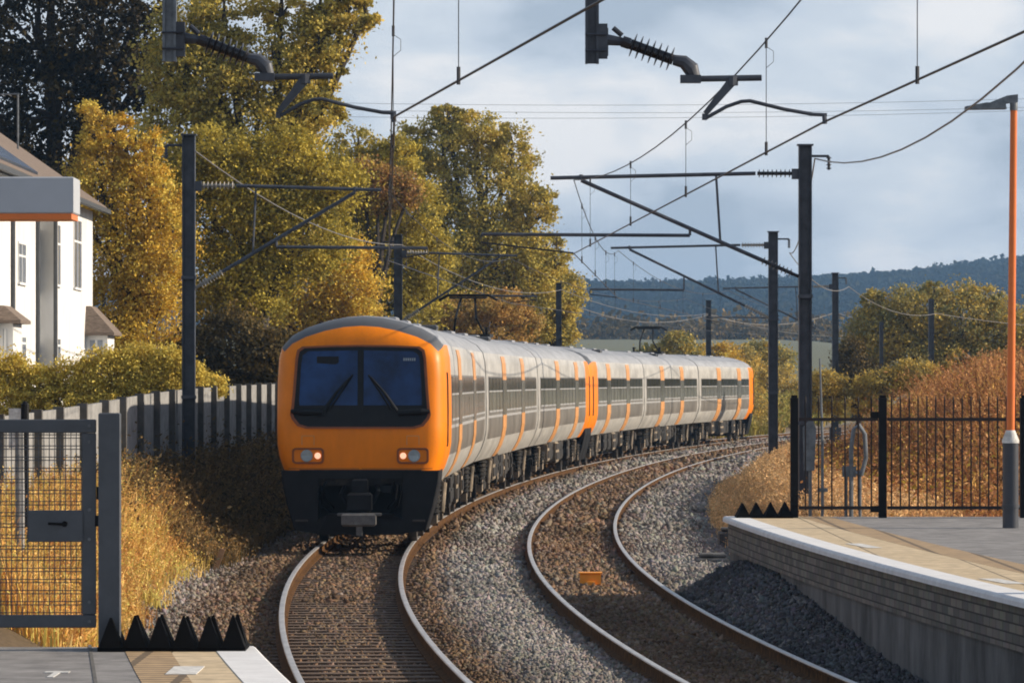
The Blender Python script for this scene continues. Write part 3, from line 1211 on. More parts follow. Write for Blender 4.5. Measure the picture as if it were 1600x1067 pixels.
sag_wire('feeder_cable', [(5.42, 33, 7.1), (5.30, 84, pxZ(248, 84)), (pxX(1216, 128) + .3, 128, pxZ(395, 128)), (pxX(1314, 184) + .3, 184, pxZ(448, 184)), (pxX(1463, 212), 212, pxZ(490, 212)), (40, 262, 6.)],
         .013, 'thick sagging cable from the mast behind the gate up to the upper right corner', [.98, .5, .5, .45, .6], M['wirepale'])
sag_wire('return_cable', [(pxX(306, 88), 88, 6.9), (pxX(628, 136), 136, 6.55), (pxX(878, 203), 203, 6.55), (pxX(1107, 250), 250, 6.2), (25, 330, 6.)], .012,
         'pale cable linking the masts on the far left side behind the train', [.45, .6, .5, .6], M['wirepale'])
sag_wire('lineside_cable', [(pxX(905, 230), 230, pxZ(480, 230)), (pxX(1107, 250), 250, pxZ(492, 250)), (pxX(1305, 262), 262, pxZ(488, 262)), (pxX(1640, 270), 270, pxZ(515, 270))], .018,
         'faint low cable crossing in front of the blue wooded hill', [.55, .6, .8], M['wirepale'])
for i, (ya, yb) in enumerate(((168, 158), (178, 172), (190, 176))):
    sag_wire('power_line', [at(300, ya - 12, 420), at(1800, yb - 10, 420)], .017, ['highest of the three faint power lines across the sky', 'middle of the three faint power lines across the sky', 'lowest of the three faint power lines across the sky'][i], [.7], M['wirepale'])


# ------------------------------------------------------------------ platforms
PZ = .915


def platform(side, off, d0, d1, label, wide, tanw, tactw=.40):
    T = Thing('railway_platform', (xc(d1) + off, d1, 0), label, 'railway platform')

    def sw(q0, q1, z0, z1, m, name, dd0=d0, dd1=d1):
        a, b = off + side * q0, off + side * q1
        poly = [(min(a, b), z0), (max(a, b), z0), (max(a, b), z1), (min(a, b), z1)]
        mb = MB()
        sweep(poly, dd0, dd1, 1., mb)
        return T.part(name, mb, m)
    # coping with a rounded nose
    c = [(0, .845), (.0, .885), (.012, .905), (.03, PZ), (.30, PZ), (.30, .845)]
    c = [(off + side * q, z) for q, z in c]
    if side > 0:
        c = c[::-1]
    mb = MB()
    sweep(c, d0, d1 + .002, 1., mb)
    T.part('coping', mb, M['coping'])
    sw(.302, .302 + tanw, .80, PZ - .004, M['tan'], 'paving_strip')
    sw(.304 + tanw, .304 + tanw + tactw, .80, PZ - .003, M['tactile'], 'tactile_strip')
    sw(.306 + tanw + tactw, wide, .80, PZ - .006, M['asphalt'], 'asphalt_surface')
    sw(.07, .5, .46, .843, M['brick'], 'brick_wall')
    sw(.10, .5, -.5, .458, M['concrete'], 'concrete_wall')
    sw(.52, wide, -.5, .79, M['concrete'], 'end_wall', d1 - .6, d1 - .02)
    return T


PR_OFF = SP + 1.55
pr = platform(1, PR_OFF, -30, 63.4, 'right platform with white edge, tan paving and a shaded brick face', 9.5, .70)
pl = platform(-1, -1.55, -30, 32.35, 'near left platform corner with white edge, tan paving and cracked asphalt', 7.5, .30, .30)

# worn painted marks and patches
mb = MB()
x0, y0, _ = at(268, 1045, F * 1.789 / 450)
for (a, b) in ((0, 1),):
    mb.box(x0, x0 + .19, y0 - .55, y0 + .25, PZ - .003, PZ + .001)
pl.part('painted_mark', mb, M['paintmark'])
mb = MB()
x0, y0, _ = at(70, 1050, F * 1.79 / 455)
mb.box(x0, x0 + .15, y0 - .05, y0 + .08, PZ - .005, PZ - .001)
mb.box(x0 + .06, x0 + .10, y0 - .5, y0 - .05, PZ - .005, PZ - .001)
pl.part('painted_mark', mb, M['paintmark'])
for (px, py, w, h) in ((1355, 856, .17, 1.4), (1572, 912, .18, 1.1)):
    mb = MB()
    d = F * 1.789 / (py - HY)
    x0 = pxX(px, d)
    mb.add([(x0, d, PZ), (x0 + w, d, PZ), (x0 + w - .14, d + h, PZ), (x0 - .14, d + h, PZ)], [(0, 1, 2, 3)])
    pr.part('painted_mark', mb, M['paintmark'])


mb = MB()
for (pa, pb) in (((140, 1007), (150, 1070)), ((140, 1007), (118, 1010))):
    P_ = []
    for (px, py) in (pa, pb):
        dd = F * 1.789 / (py - HY)
        P_.append((pxX(px, dd), dd))
    (xa_, ya_), (xb2, yb2) = P_
    wv = .011 if abs(ya_ - yb2) > 1 else .0
    mb.add([(xa_ - .011, ya_ + (0 if wv else .1), PZ - .003), (xb2 - .011, yb2 + (0 if wv else .1), PZ - .003), (xb2 + .011, yb2 - (0 if wv else .1), PZ - .003), (xa_ + .011, ya_ - (0 if wv else .1), PZ - .003)], [(0, 1, 2, 3)])
    break
pl.part('tar_joint', mb, M['fpost'])

# trespass guards
def guard(x0, x1, d, n, h, dep, label):
    mb = MB()
    w = (x1 - x0) / n
    mb.box(x0, x1, d, d + dep, PZ - .003, PZ + .025)
    for i in range(n):
        for j in range(2):
            ya = d + j * dep / 2 + .01
            yb = ya + dep / 2 - .02
            a, b = x0 + i * w + .006, x0 + (i + 1) * w - .006
            c = (a + b) / 2 + random.uniform(-.012, .012)
            t = .007
            hh = h * random.uniform(.94, 1.04)
            z0 = PZ + .024
            vs = [(a, ya, z0), (b, ya, z0), (b, yb, z0), (a, yb, z0), (c - t, (ya + yb) / 2 - t, z0 + hh), (c + t, (ya + yb) / 2 - t, z0 + hh), (c + t, (ya + yb) / 2 + t, z0 + hh), (c - t, (ya + yb) / 2 + t, z0 + hh)]
            mb.add(vs, [(0, 1, 5, 4), (1, 2, 6, 5), (2, 3, 7, 6), (3, 0, 4, 7), (4, 5, 6, 7)])
    o = mb.obj('trespass_guard', M['rubber'])
    tag(o, label, 'trespass guard', 'black spiked guards at the platform ends')


guard(pxX(153, 31.8), pxX(384, 31.8), 31.75, 6, .20, .5, 'larger black spiked rubber guard beside the grey gate post')
guard(pxX(1150, 62.8), pxX(1238, 62.8), 62.6, 4, .17, .6, 'smaller black spiked rubber guard left of the black railings')

# ------------------------------------------------------------------ left gate
GY = 32.0
s_ = F / GY
T = Thing('mesh_gate', (pxX(140, GY), GY, PZ), 'grey metal gate of wire mesh with lock box at the left edge', 'gate')
zt, zb = pxZ(655, GY), pxZ(980, GY)
xl, xr = pxX(-90, GY), pxX(150, GY)
mb = MB()
mb.box(xl, xr, GY - .025, GY + .025, zt - .09, zt, 0, .006)
mb.box(xl, xr, GY - .025, GY + .025, zb, zb + .085, 0, .006)
mb.box(xr - .09, xr, GY - .022, GY + .022, zb + .086, zt - .091, 0, .006)
mb.box(xl, xl + .09, GY - .022, GY + .022, zb + .086, zt - .091, 0, .006)
T.part('gate_frame', mb, M['gate'])
mb = MB()
x = xl + .1
while x < xr - .09:
    mb.tube([(x, GY + .006, zb + .07), (x, GY + .006, zt - .08)], .0032, 5)
    x += .036
z = zb + .1
k = 0
while z < zt - .09:
    mb.tube([(xl + .08, GY - .001, z), (xr - .08, GY - .001, z)], .0032, 5)
    z += .022 if k % 2 else .052
    k += 1
T.part('mesh_panel', mb, M['gate'])
mb = MB()
mb.box(pxX(45, GY), pxX(130, GY), GY - .045, GY + .03, pxZ(846, GY), pxZ(797, GY), 0, .006)
o = T.part('lock_box', mb, M['gate'])
mb = MB()
mb.tube([(pxX(100, GY), GY - .045, pxZ(818, GY)), (pxX(100, GY), GY - .085, pxZ(818, GY)), (pxX(77, GY), GY - .085, pxZ(817, GY))], .009, 8)
mb.tube([(pxX(102, GY), GY - .04, pxZ(818, GY)), (pxX(102, GY), GY - .052, pxZ(818, GY))], .02, 12)
T.part('handle', mb, M['fenceblack'])
mb = MB()
for py in (665, 690, 796, 842, 940, 970):
    mb.tube([(pxX(140, GY), GY - .02, pxZ(py, GY)), (pxX(140, GY), GY - .034, pxZ(py, GY))], .011, 10)
T.part('bolt', mb, M['galvlight'])
T = Thing('gate_post', (pxX(171, GY), GY, PZ), 'square grey steel post right of the mesh gate', 'post')
mb = MB()
mb.box(pxX(155, GY), pxX(188, GY), GY - .07, GY + .07, PZ - .01, pxZ(645, GY), 0, .008)
T.part('post', mb, M['gate'])
mb = MB()
mb.box(pxX(149, GY), pxX(154.5, GY), GY - .03, GY + .03, pxZ(822, GY), pxZ(805, GY))
mb.box(pxX(151, GY), pxX(154.5, GY), GY - .02, GY + .02, pxZ(780, GY), pxZ(760, GY))
T.part('strike_plate', mb, M['fenceblack'])

# things on the land behind the gate
d = 52.
T = Thing('marker_post', (pxX(38, d), d, .3), 'dark post carrying a small white plate behind the mesh gate', 'post')
mb = MB()
mb.tube([(pxX(39, d), d, .0), (pxX(39, d), d, pxZ(632, d))], .045, 10)
mb.tube([(pxX(39, d), d, pxZ(632, d)), (pxX(39, d), d, pxZ(627, d))], [.045, .015], 10)
T.part('post', mb, M['fenceblack'])
mb = MB()
mb.box(pxX(14, d), pxX(33, d), d - .03, d - .01, pxZ(700, d), pxZ(638, d), 0, .004)
T.part('plate', mb, M['paintmark'])
d = 50.
mb = MB()
mb.tube([(pxX(31, d), d, .0), (pxX(31, d), d, pxZ(770, d)), (pxX(30, d), d, pxZ(655, d))], [.05, .05, .045], 8)
o = mb.obj('concrete_stake', M['panel'])
tag(o, 'pale upright stake in the dry grass behind the mesh gate', 'post')

# station sign board at the left edge
d = 30.
T = Thing('platform_sign', (pxX(-150, d), d, PZ), 'long pale grey sign board with orange lower edge jutting in at upper left', 'sign')
mb = MB()
mb.box(pxX(-700, d), pxX(116, d), d - .06, d + .4, pxZ(334, d), pxZ(277, d), 0, .008)
T.part('board', mb, M['signgrey'])
mb = MB()
mb.box(pxX(-700, d), pxX(113, d), d - .055, d + .39, pxZ(343, d), pxZ(334.3, d))
T.part('edge_trim', mb, M['lampora'])
for px in (-600, -130):
    mb = MB()
    mb.tube([(pxX(px, d), d + .17, PZ - .01), (pxX(px, d), d + .17, pxZ(343.2, d))], .05, 10)
    T.part('post', mb, M['lampbase'])

# ------------------------------------------------------------------ right railings, lamp, fittings
FD = 62.9


def rail_panel(x0, x1, label, name, cat, spear, n):
    T = Thing(name, ((x0 + x1) / 2, FD, PZ), label, cat)
    for zz in (pxZ(655, FD), pxZ(793, FD)):
        mb = MB()
        mb.box(x0, x1, FD - .012, FD + .012, zz - .022, zz + .022)
        T.part('crossbar', mb, M['rustblack'])
    for i in range(n):
        x = x0 + (i + .5) * (x1 - x0) / n
        mb = MB()
        mb.tube([(x, FD - .001, pxZ(797, FD)), (x, FD - .001, pxZ(623, FD) - .0), (x, FD - .001, pxZ(618, FD))], [.0105, .0105, .003], 7)
        T.part('bar', mb, M['rustblack'])
    return T


xa, xb_, xd = pxX(1241, FD), pxX(1379, FD), pxX(1601, FD)
for (x, w, lab) in ((xa, .05, 'black fence post at the track end of the railings by the spiked guard'), (xb_, .052, 'black fence post between the two panels of railings'), (xd, .06, 'black fence post at the right edge behind the orange lamp column')):
    T = Thing('fence_post', (x, FD, PZ), lab, 'post', 'black posts of the platform railings')
    mb = MB()
    mb.box(x - w, x + w, FD - w, FD + w, PZ - .01, pxZ(621, FD), 0, .008)
    T.part('post', mb, M['fenceblack'])
    mb = MB()
    mb.box(x - w * .8, x + w * .8, FD - w * .8, FD + w * .8, pxZ(621, FD), pxZ(617, FD), 0, .008)
    T.part('cap', mb, M['fenceblack'])
g = rail_panel(xa + .06, xb_ - .06, 'narrow railing gate between the first two black posts', 'railing_gate', 'gate', True, 6)
mb = MB()
for py in (648, 795):
    mb.box(xb_ - .16, xb_ - .053, FD - .03, FD + .02, pxZ(py + 5, FD), pxZ(py - 5, FD))
g.part('hinge', mb, M['fenceblack'])
rail_panel(xb_ + .06, xd - .066, 'wide panel of thin rusty black railings before the orange bracken', 'railing_fence', 'railings', False, 15)
xe = xd + .066
rail_panel(xe, xe + 2.6, 'railing panel running out of frame past the last black post', 'railing_fence', 'railings', False, 18)

d = 64.6
T = Thing('cable_hoop', (pxX(1340, d), d, .2), 'galvanised bent hoop on two posts behind the railing gate', 'cable bracket')
mb = MB()
mb.tube([(pxX(1330, d), d, .3), (pxX(1330, d), d, pxZ(700, d)), (pxX(1334, d), d, pxZ(670, d)), (pxX(1342, d), d, pxZ(664, d)), (pxX(1351, d), d, pxZ(678, d)), (pxX(1353, d), d, pxZ(715, d)), (pxX(1346, d), d, pxZ(742, d)), (pxX(1336, d), d, pxZ(738, d))], .03, 8)
T.part('hoop', mb, M['galvlight'], True)
mb = MB()
for px in (1322, 1344):
    mb.tube([(pxX(px, d), d + .03, .1), (pxX(px, d), d + .03, pxZ(735, d))], .022, 8)
mb.box(pxX(1316, d), pxX(1338, d), d - .01, d + .02, pxZ(745, d), pxZ(728, d))
T.part('post', mb, M['galvlight'], True)
T = Thing('steel_bracket', (pxX(1266, d), d, .2), 'galvanised plate bracket on a post beside the first fence post', 'bracket')
mb = MB()
mb.tube([(pxX(1266, d), d, .1), (pxX(1266, d), d, pxZ(655, d))], .024, 8)
T.part('post', mb, M['galvlight'], True)
mb = MB()
mb.loft([[(pxX(a, d), yy, pxZ(b, d)) for a, b in ((1256, 735), (1272, 735), (1275, 670), (1268, 652), (1254, 668))] for yy in (d - .06, d - .03)])
T.part('plate', mb, M['galvlight'])
T = Thing('lineside_stake', (pxX(1283, d), d, .2), 'thin pale stake with a small cross tag behind the railing gate', 'post')
mb = MB()
mb.tube([(pxX(1285, d), d, .1), (pxX(1285, d), d, pxZ(690, d)), (pxX(1281, d), d, pxZ(560, d))], [.022, .02, .012], 8)
T.part('post', mb, M['galvlight'])
mb = MB()
mb.box(pxX(1277, d), pxX(1293, d), d - .03, d - .015, pxZ(768, d), pxZ(762, d))
T.part('tag', mb, M['galvlight'])

d = 58.5
x = pxX(1579, d)
T = Thing('platform_lamp', (x, d, PZ), 'orange lamp column with dark base and white collar on the right platform', 'lamp post')
mb = MB()
mb.tube([(x, d, PZ - .01), (x, d, pxZ(692, d))], .098, 20)
mb.tube([(x, d, PZ + .24), (x, d, PZ + .28)], .108, 20)
T.part('base', mb, M['lampbase'], True)
mb = MB()
mb.tube([(x, d, pxZ(692, d)), (x, d, pxZ(688, d)), (x, d, pxZ(672, d))], [.104, .104, .055], 20)
T.part('collar', mb, M['paintmark'], True)
mb = MB()
mb.tube([(x, d, pxZ(673, d)), (pxX(1584, d), d, pxZ(172, d))], [.05, .042], 16)
T.part('column', mb, M['lampora'], True)
mb = MB()
X2 = pxX(1584, d)
mb.tube([(X2, d, pxZ(173, d)), (X2, d, pxZ(150, d))], .048, 14)
mb.loft([[(pxX(a, d), yy, pxZ(b, d)) for a, b in ((1590, 160), (1590, 148), (1573, 150), (1548, 160), (1548, 166))] for yy in (d - .05, d + .05)])
T.part('bracket', mb, M['galvlight'])
mb = MB()
mb.loft([[(pxX(a, d), yy, pxZ(b, d)) for a, b in ((1572, 171), (1570, 161), (1540, 161), (1508, 167), (1508, 172))] for yy in (d - .09, d + .09)])
T.part('lamp_head', mb, M['galvlight'])

# orange box between the right rails
d = 66.5
T = Thing('track_box', (pxX(922, d), d, -.17), 'small bright orange box lying between the rails of the empty track', 'box')
mb = MB()
mb.box(pxX(906, d), pxX(939, d), d - .10, d + .12, -.12, .035, 0, .012)
T.part('body', mb, M['boxora'])
mb = MB()
mb.box(pxX(904, d), pxX(941, d), d - .12, d + .14, .034, .055, 0, .006)
mb.box(pxX(917, d), pxX(930, d), d - .14, d - .10, -.13, -.07, 0, .006)
T.part('lid', mb, M['boxora'])

for (px, py, w_, h_, dd, lab) in ((1142, 772, .42, .30, 84, 'upright grey concrete block on the ballast beyond the platform end'), (1112, 806, .5, .11, 75, 'flat grey concrete slab lying on the ballast near the platform end')):
    X_, Z_ = pxX(px, dd), float(gz(pxX(px, dd), dd))
    T = Thing('concrete_block', (X_, dd, Z_), lab, 'concrete block')
    mb = MB()
    mb.box(X_ - w_ / 2, X_ + w_ / 2, dd - .3, dd + .5, Z_ - .1, Z_ + h_, 0, .03)
    T.part('body', mb, M['concrete'])
    mb = MB()
    mb.box(X_ - w_ * .4, X_ + w_ * .45, dd - .2, dd + .35, Z_ + h_ + .002, Z_ + h_ + .07, 0, .02)
    T.part('lid', mb, M['concrete'])
# broken board by the grass
d = 74
mb = MB()
a, b = Vector(at(330, 890, d)), Vector(at(352, 858, d))
mb.loft([[a + Vector((0, 0, -.05)), a + Vector((.1, 0, 0)), b + Vector((.0, 0, 0)), b + Vector((-.08, 0, .02))], [a + Vector((0, .05, -.05)), a + Vector((.1, .05, 0)), b + Vector((.0, .05, 0)), b + Vector((-.08, .05, .02))]])
o = mb.obj('broken_board', M['timber'])
tag(o, 'short tan board leaning at the edge of the dry grass bank', 'board')


# ------------------------------------------------------------------ left boundary fence
def fence_line(t):
    d = 60 + t * 62
    px = np.interp(d, [60, 67, 74, 82, 90, 100, 112, 122], [-10, 62, 150, 225, 290, 360, 425, 450])
    py = np.interp(d, [60, 67, 74, 82, 90, 100, 112, 122], [652, 643, 630, 616, 608, 603, 600, 599])
    return float(pxX(px, d)), d, float(pxZ(py, d))


T = Thing('boundary_fence', fence_line(.4), 'grey concrete panel fence with shade darkened posts below the golden hedge', 'fence')
n = 21
for i in range(n):
    a, b = fence_line(i / n), fence_line((i + 1) / n)
    mb = MB()
    g0 = .2
    A, B = Vector(a), Vector(b)
    dr = (B - A).normalized()
    nr = Vector((dr.y, -dr.x, 0))
    t = .03
    seg = [A + nr * t, B + nr * t, B - nr * t, A - nr * t]
    mb.loft([[(p.x, p.y, g0) for p in seg], [(p.x, p.y, p.z) for p in seg]])
    T.part('fence_panel', mb, M['panel'])
    mb = MB()
    c = A + nr * .06
    mb.box(c.x - .075, c.x + .075, c.y - .08, c.y + .08, .1, A.z + .04)
    T.part('fence_post', mb, M['fpost'])


# ------------------------------------------------------------------ house
H = Thing('white_house', (-11, 112, .6), 'white rendered house with brown tiled roof and porch behind the hedge', 'house')
Xn, Xf = -11.05, -10.66
ze = 7.0
mb = MB()
mb.box(-19, Xn, 92, 112, .2, ze)
mb.box(-19, Xf, 112.002, 122, .2, ze)
_zr = ze - .04 + (Xf + .33 + 15.5) * math.tan(R(35.))
for yy_ in (92.3, 121.9):
    mb.loft([[(-19, y_, ze - .001), (Xn - .02, y_, ze - .001), (-15.5, y_, _zr - .25), (-15.501, y_, _zr - .25)] for y_ in (yy_ - .15, yy_)])
H.part('wall', mb, M['white'])


def roof_mesh(y0, y1, xe, zeave, xr, pitch, th=.14):
    mb = MB()
    zr = zeave + (xe - xr) * math.tan(R(pitch))
    mb.loft([[(xe, y, zeave), (xe, y, zeave + th), (xr, y, zr + th), (2 * xr - xe, y, zeave + th), (2 * xr - xe, y, zeave), (xr, y, zr)] for y in (y0, y1)])
    return mb


H.part('roof', roof_mesh(91, 122.35, Xf + .33, ze - .02, -15.5, 35.), M['tile'])
mb = MB()
_a, _b = Xf + .14, Xf - .75
_rz = lambda x: ze + .14 - .02 + (Xf + .33 - x) * math.tan(R(35.))
mb.loft([[(x, y, _rz(x) + o_) for x, o_ in ((_a, .01), (_b, .01), (_b, .07), (_a, .07))] for y in (97, 106.5)])
H.part('solar_panel', mb, M['solar'])
mb = MB()
mb.box(Xf + .33, Xf + .44, 91, 122.35, ze - .06, ze + .05)
mb.box(Xn + .01, Xf + .32, 91.5, 112, ze - .10, ze - .03)
H.part('gutter', mb, M['slate'])


def win(y0, y1, z0, z1, X):
    f = MB()
    t = .05
    f.box(X, X + .025, y0 - t, y1 + t, z1, z1 + t)
    f.box(X, X + .06, y0 - t - .05, y1 + t + .05, z0 - t, z0)
    f.box(X, X + .025, y0 - t, y0, z0, z1)
    f.box(X, X + .025, y1, y1 + t, z0, z1)
    f.box(X, X + .022, (y0 + y1) / 2 - .03, (y0 + y1) / 2 + .03, z0, z1)
    f.box(X, X + .020, y0, (y0 + y1) / 2 - .031, z1 - (z1 - z0) * .33, z1 - (z1 - z0) * .33 + .05)
    f.box(X, X + .020, (y0 + y1) / 2 + .031, y1, z1 - (z1 - z0) * .33, z1 - (z1 - z0) * .33 + .05)
    p = H.part('window', f, M['white'])
    g_ = MB()
    g_.box(X + .002, X + .010, y0, y1, z0, z1)
    o = g_.obj('pane', M['houseglass'], p)


def wpx(p0, p1, y0, y1, X):
    s0, s1 = (p0 - CX) / X, (p1 - CX) / X
    d0, d1 = F / s0, F / s1
    dm = (d0 + d1) / 2
    win(min(d0, d1), max(d0, d1), pxZ(y1, dm), pxZ(y0, dm), X)


wpx(115, 126, 345, 450, Xf)
wpx(85, 93, 352, 445, Xf)
wpx(28, 39, 382, 442, Xn)
wpx(28, 39, 527, 560, Xn)
wpx(85, 93, 530, 565, Xf)
for (px, X) in ((17, Xn), (56, Xn), (83.5, Xf)):
    mb = MB()
    dd = F / ((px - CX) / X)
    mb.tube([(X + .05, dd, .5), (X + .05, dd, ze - .5), (X + .25, dd, ze - .05)], .05, 8)
    H.part('drainpipe', mb, M['slate'])


def porch(y0, y1, X, xo, z_e, zt_):
    mb = MB()
    mb.box(X, xo - .12, y0 + .08, y1 - .08, .3, z_e - .001)
    p = H.part('porch', mb, M['white'])
    r_ = MB()
    r_.loft([[(X, y0 - .1, z_e), (xo + .06, y0 - .1, z_e), (xo + .06, y1 + .1, z_e), (X, y1 + .1, z_e)],
             [(X, y0 - .1, z_e + .07), (xo + .06, y0 - .1, z_e + .07), (xo + .06, y1 + .1, z_e + .07), (X, y1 + .1, z_e + .07)],
             [(X, y0 + .25, zt_), (X + .12, y0 + .25, zt_), (X + .12, y1 - .25, zt_), (X, y1 - .25, zt_)]])
    r_.obj('porch_roof', M['tile'], p)
    w_ = MB()
    w_.box(X + .12, xo - .25, y0 + .06, y0 + .079, z_e - .75, z_e - .12)
    w_.obj('porch_window', M['houseglass'], p)
    w_ = MB()
    w_.box((X + xo) / 2 - .09, (X + xo) / 2 - .03, y0 + .05, y0 + .06, z_e - .75, z_e - .12)
    w_.obj('porch_mullion', M['white'], p)


porch(119.8, 122, Xf, pxX(176, 120), pxZ(524, 120), pxZ(478, 120))
porch(103, 105, Xn, pxX(36, 104), pxZ(506, 104), pxZ(478, 104))
T = Thing('tv_aerial', at(28, 235, 118), 'thin television aerial standing up beyond the brown house roof', 'aerial')
mb = MB()
mb.tube([at(28, 300, 118), at(28, 148, 118)], .028, 6)
T.part('pole', mb, M['galvlight'])
mb = MB()
mb.tube([at(-30, 149, 118), at(30, 147, 118)], .022, 6)
for px in range(-25, 25, 10):
    mb.tube([at(px, 149, 118.0), (at(px, 149, 118)[0], 118.4, at(px, 149, 118)[2])], .012, 5)
    mb.tube([at(px, 149, 118.0), (at(px, 149, 118)[0], 117.6, at(px, 149, 118)[2])], .012, 5)
T.part('antenna', mb, M['galvlight'])

# ------------------------------------------------------------------ foliage
PAL = {
    'gold': [(0.724, 0.484, 0.067), (0.603, 0.385, 0.058), (0.740, 0.580, 0.115), (0.442, 0.300, 0.067)],
    'olive': [(0.437, 0.359, 0.078), (0.568, 0.454, 0.098), (0.283, 0.248, 0.071), (0.655, 0.492, 0.108)],
    'amber': [(0.498, 0.391, 0.061), (0.386, 0.309, 0.061), (0.274, 0.238, 0.061), (0.578, 0.452, 0.079)],
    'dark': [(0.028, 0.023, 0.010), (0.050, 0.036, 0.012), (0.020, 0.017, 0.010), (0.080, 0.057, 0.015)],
    'rust': [(0.449, 0.238, 0.085), (0.355, 0.216, 0.085), (0.524, 0.334, 0.072), (0.280, 0.216, 0.072)],
    'orange': [(0.539, 0.312, 0.085), (0.449, 0.290, 0.085), (0.359, 0.257, 0.076), (0.561, 0.354, 0.102)],
    'hedge': [(0.718, 0.543, 0.105), (0.720, 0.581, 0.129), (0.557, 0.412, 0.083), (0.646, 0.525, 0.117)],
    'scrub': [(0.148, 0.106, 0.039), (0.097, 0.074, 0.029), (0.207, 0.141, 0.048), (0.067, 0.055, 0.027)],
    'autumn': [(0.482, 0.375, 0.096), (0.372, 0.308, 0.107), (0.569, 0.402, 0.086), (0.262, 0.255, 0.096)],
    'ochre': [(0.562, 0.416, 0.096), (0.422, 0.334, 0.112), (0.302, 0.251, 0.096), (0.643, 0.437, 0.096)],
}


def leaf_quads(P, size, pal, asp=.62, tintvar=.15, clump=None, droop=0.):
    n = len(P)
    a = RNG.normal(0, 1, (n, 3))
    a[:, 2] -= droop
    a /= np.linalg.norm(a, axis=1, keepdims=True)
    b = np.cross(a, RNG.normal(0, 1, (n, 3)))
    b /= np.linalg.norm(b, axis=1, keepdims=True) + 1e-9
    l = size * RNG.uniform(.6, 1.35, (n, 1))
    V = np.stack([P - a * l * .5, P + b * l * asp * .5 - a * l * .08, P + a * l * .5, P - b * l * asp * .5 + a * l * .06], 1)
    pal = np.array(pal)
    if clump is None:
        ci = RNG.integers(0, len(pal), n)
    else:
        base = RNG.integers(0, len(pal), clump.max() + 1)
        ci = np.where(RNG.random(n) < .8, base[clump], RNG.integers(0, len(pal), n))
    c = pal[ci] * RNG.uniform(1 - tintvar, 1 + tintvar, (n, 1))
    return V, c


def crown_points(blobs, n, nclump, sig, inner=.45):
    """blobs: (x,y,z,rx,ry,rz). leaves gather in clumps spread through each blob's volume"""
    B = np.array(blobs, float)
    area = (B[:, 3] * B[:, 5]) ** 1.0
    w = area / area.sum()
    bi = RNG.choice(len(B), nclump, p=w)
    u = RNG.normal(0, 1, (nclump, 3))
    u /= np.linalg.norm(u, axis=1, keepdims=True)
    rad = RNG.uniform(inner, 1., (nclump, 1)) ** .6
    C = B[bi, :3] + u * rad * B[bi, 3:6]
    sc_ = np.minimum(B[bi, 3], B[bi, 5]) * sig * RNG.uniform(.5, 1.4, nclump)
    ci = RNG.integers(0, nclump, n)
    P = C[ci] + RNG.normal(0, 1, (n, 3)) * sc_[ci][:, None] * np.array([1, 1, .75])
    return P, ci, C


def tree(name, label, d, blobs_px, base_px, zbase, n, size, pal, trunk_r=.22, nclump=None, sig=.2, depth=.9, group='autumn trees beyond the railway', cat='tree', limbs=True, inner=.45, droop=.2, bare=0):
    """blobs_px: (px, py, rx_px, ry_px[, dy]) at distance d"""
    k = d / F
    blobs = []
    for b in blobs_px:
        px, py, rx, ry = b[:4]
        dy = b[4] if len(b) > 4 else 0.
        dd = d + dy
        X, Y, Z = at(px, py, dd)
        blobs.append((X, Y, Z, rx * k, max(rx, ry) * k * depth, ry * k))
    bx = pxX(base_px, d)
    e = empty(name, (bx, d, zbase), label, cat, group)
    n, size = int(n * 2.0), size * .67
    nclump = nclump or max(30, n // 45)
    P, ci, C = crown_points(blobs, n, nclump, sig, inner)
    P[:, 2] = np.maximum(P[:, 2], zbase + .05)
    V, c = leaf_quads(P, size, PAL[pal], clump=ci, droop=droop)
    big_mesh('crown', V, 4, c, M['leaf'], e, (bx, d, zbase))
    if limbs:
        mb = MB()
        top = max(blobs, key=lambda b: b[2])
        mid = Vector((sum(b[0] for b in blobs) / len(blobs), d, sum(b[2] for b in blobs) / len(blobs)))
        b0 = Vector((bx, d, zbase - .2))
        fork = b0.lerp(mid, .55)
        mb.tube([b0, b0.lerp(fork, .5) + Vector((.08, 0, 0)), fork], [trunk_r * 1.25, trunk_r, trunk_r * .8], 9)
        for b in blobs:
            t = Vector(b[:3])
            m1 = fork.lerp(t, .5) + Vector((random.uniform(-.3, .3), random.uniform(-.3, .3), .2))
            e2 = t + Vector((0, 0, b[5] * .75))
            mb.tube([fork, m1, t, e2], [trunk_r * .6, trunk_r * .42, trunk_r * .25, .02], 6)
        sel = RNG.choice(len(C), min(len(C), 60 + bare), replace=False)
        for i in sel:
            t = Vector(C[i])
            b = min(blobs, key=lambda q: (q[0] - t.x) ** 2 + (q[1] - t.y) ** 2 + (q[2] - t.z) ** 2)
            o = Vector(b[:3]) - Vector((0, 0, b[5] * .4))
            mb.tube([o, o.lerp(t, .5) + Vector((0, 0, .1)), t], [trunk_r * .16, trunk_r * .11, .012], 5)
        mb.obj('trunk', M['bark'], e, True, (bx, d, zbase))
    return e


# dark broad tree at upper left
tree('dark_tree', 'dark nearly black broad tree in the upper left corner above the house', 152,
     [(60, 40, 120, 90), (-20, 150, 90, 110), (160, 60, 90, 80), (215, 25, 60, 60), (90, 160, 90, 70), (150, 130, 70, 60), (10, 250, 90, 70), (80, -60, 150, 80), (215, 130, 55, 60), (120, 240, 80, 70)], 70, .8, 15000, .26, 'dark', .45, sig=.16, nclump=620, bare=60)
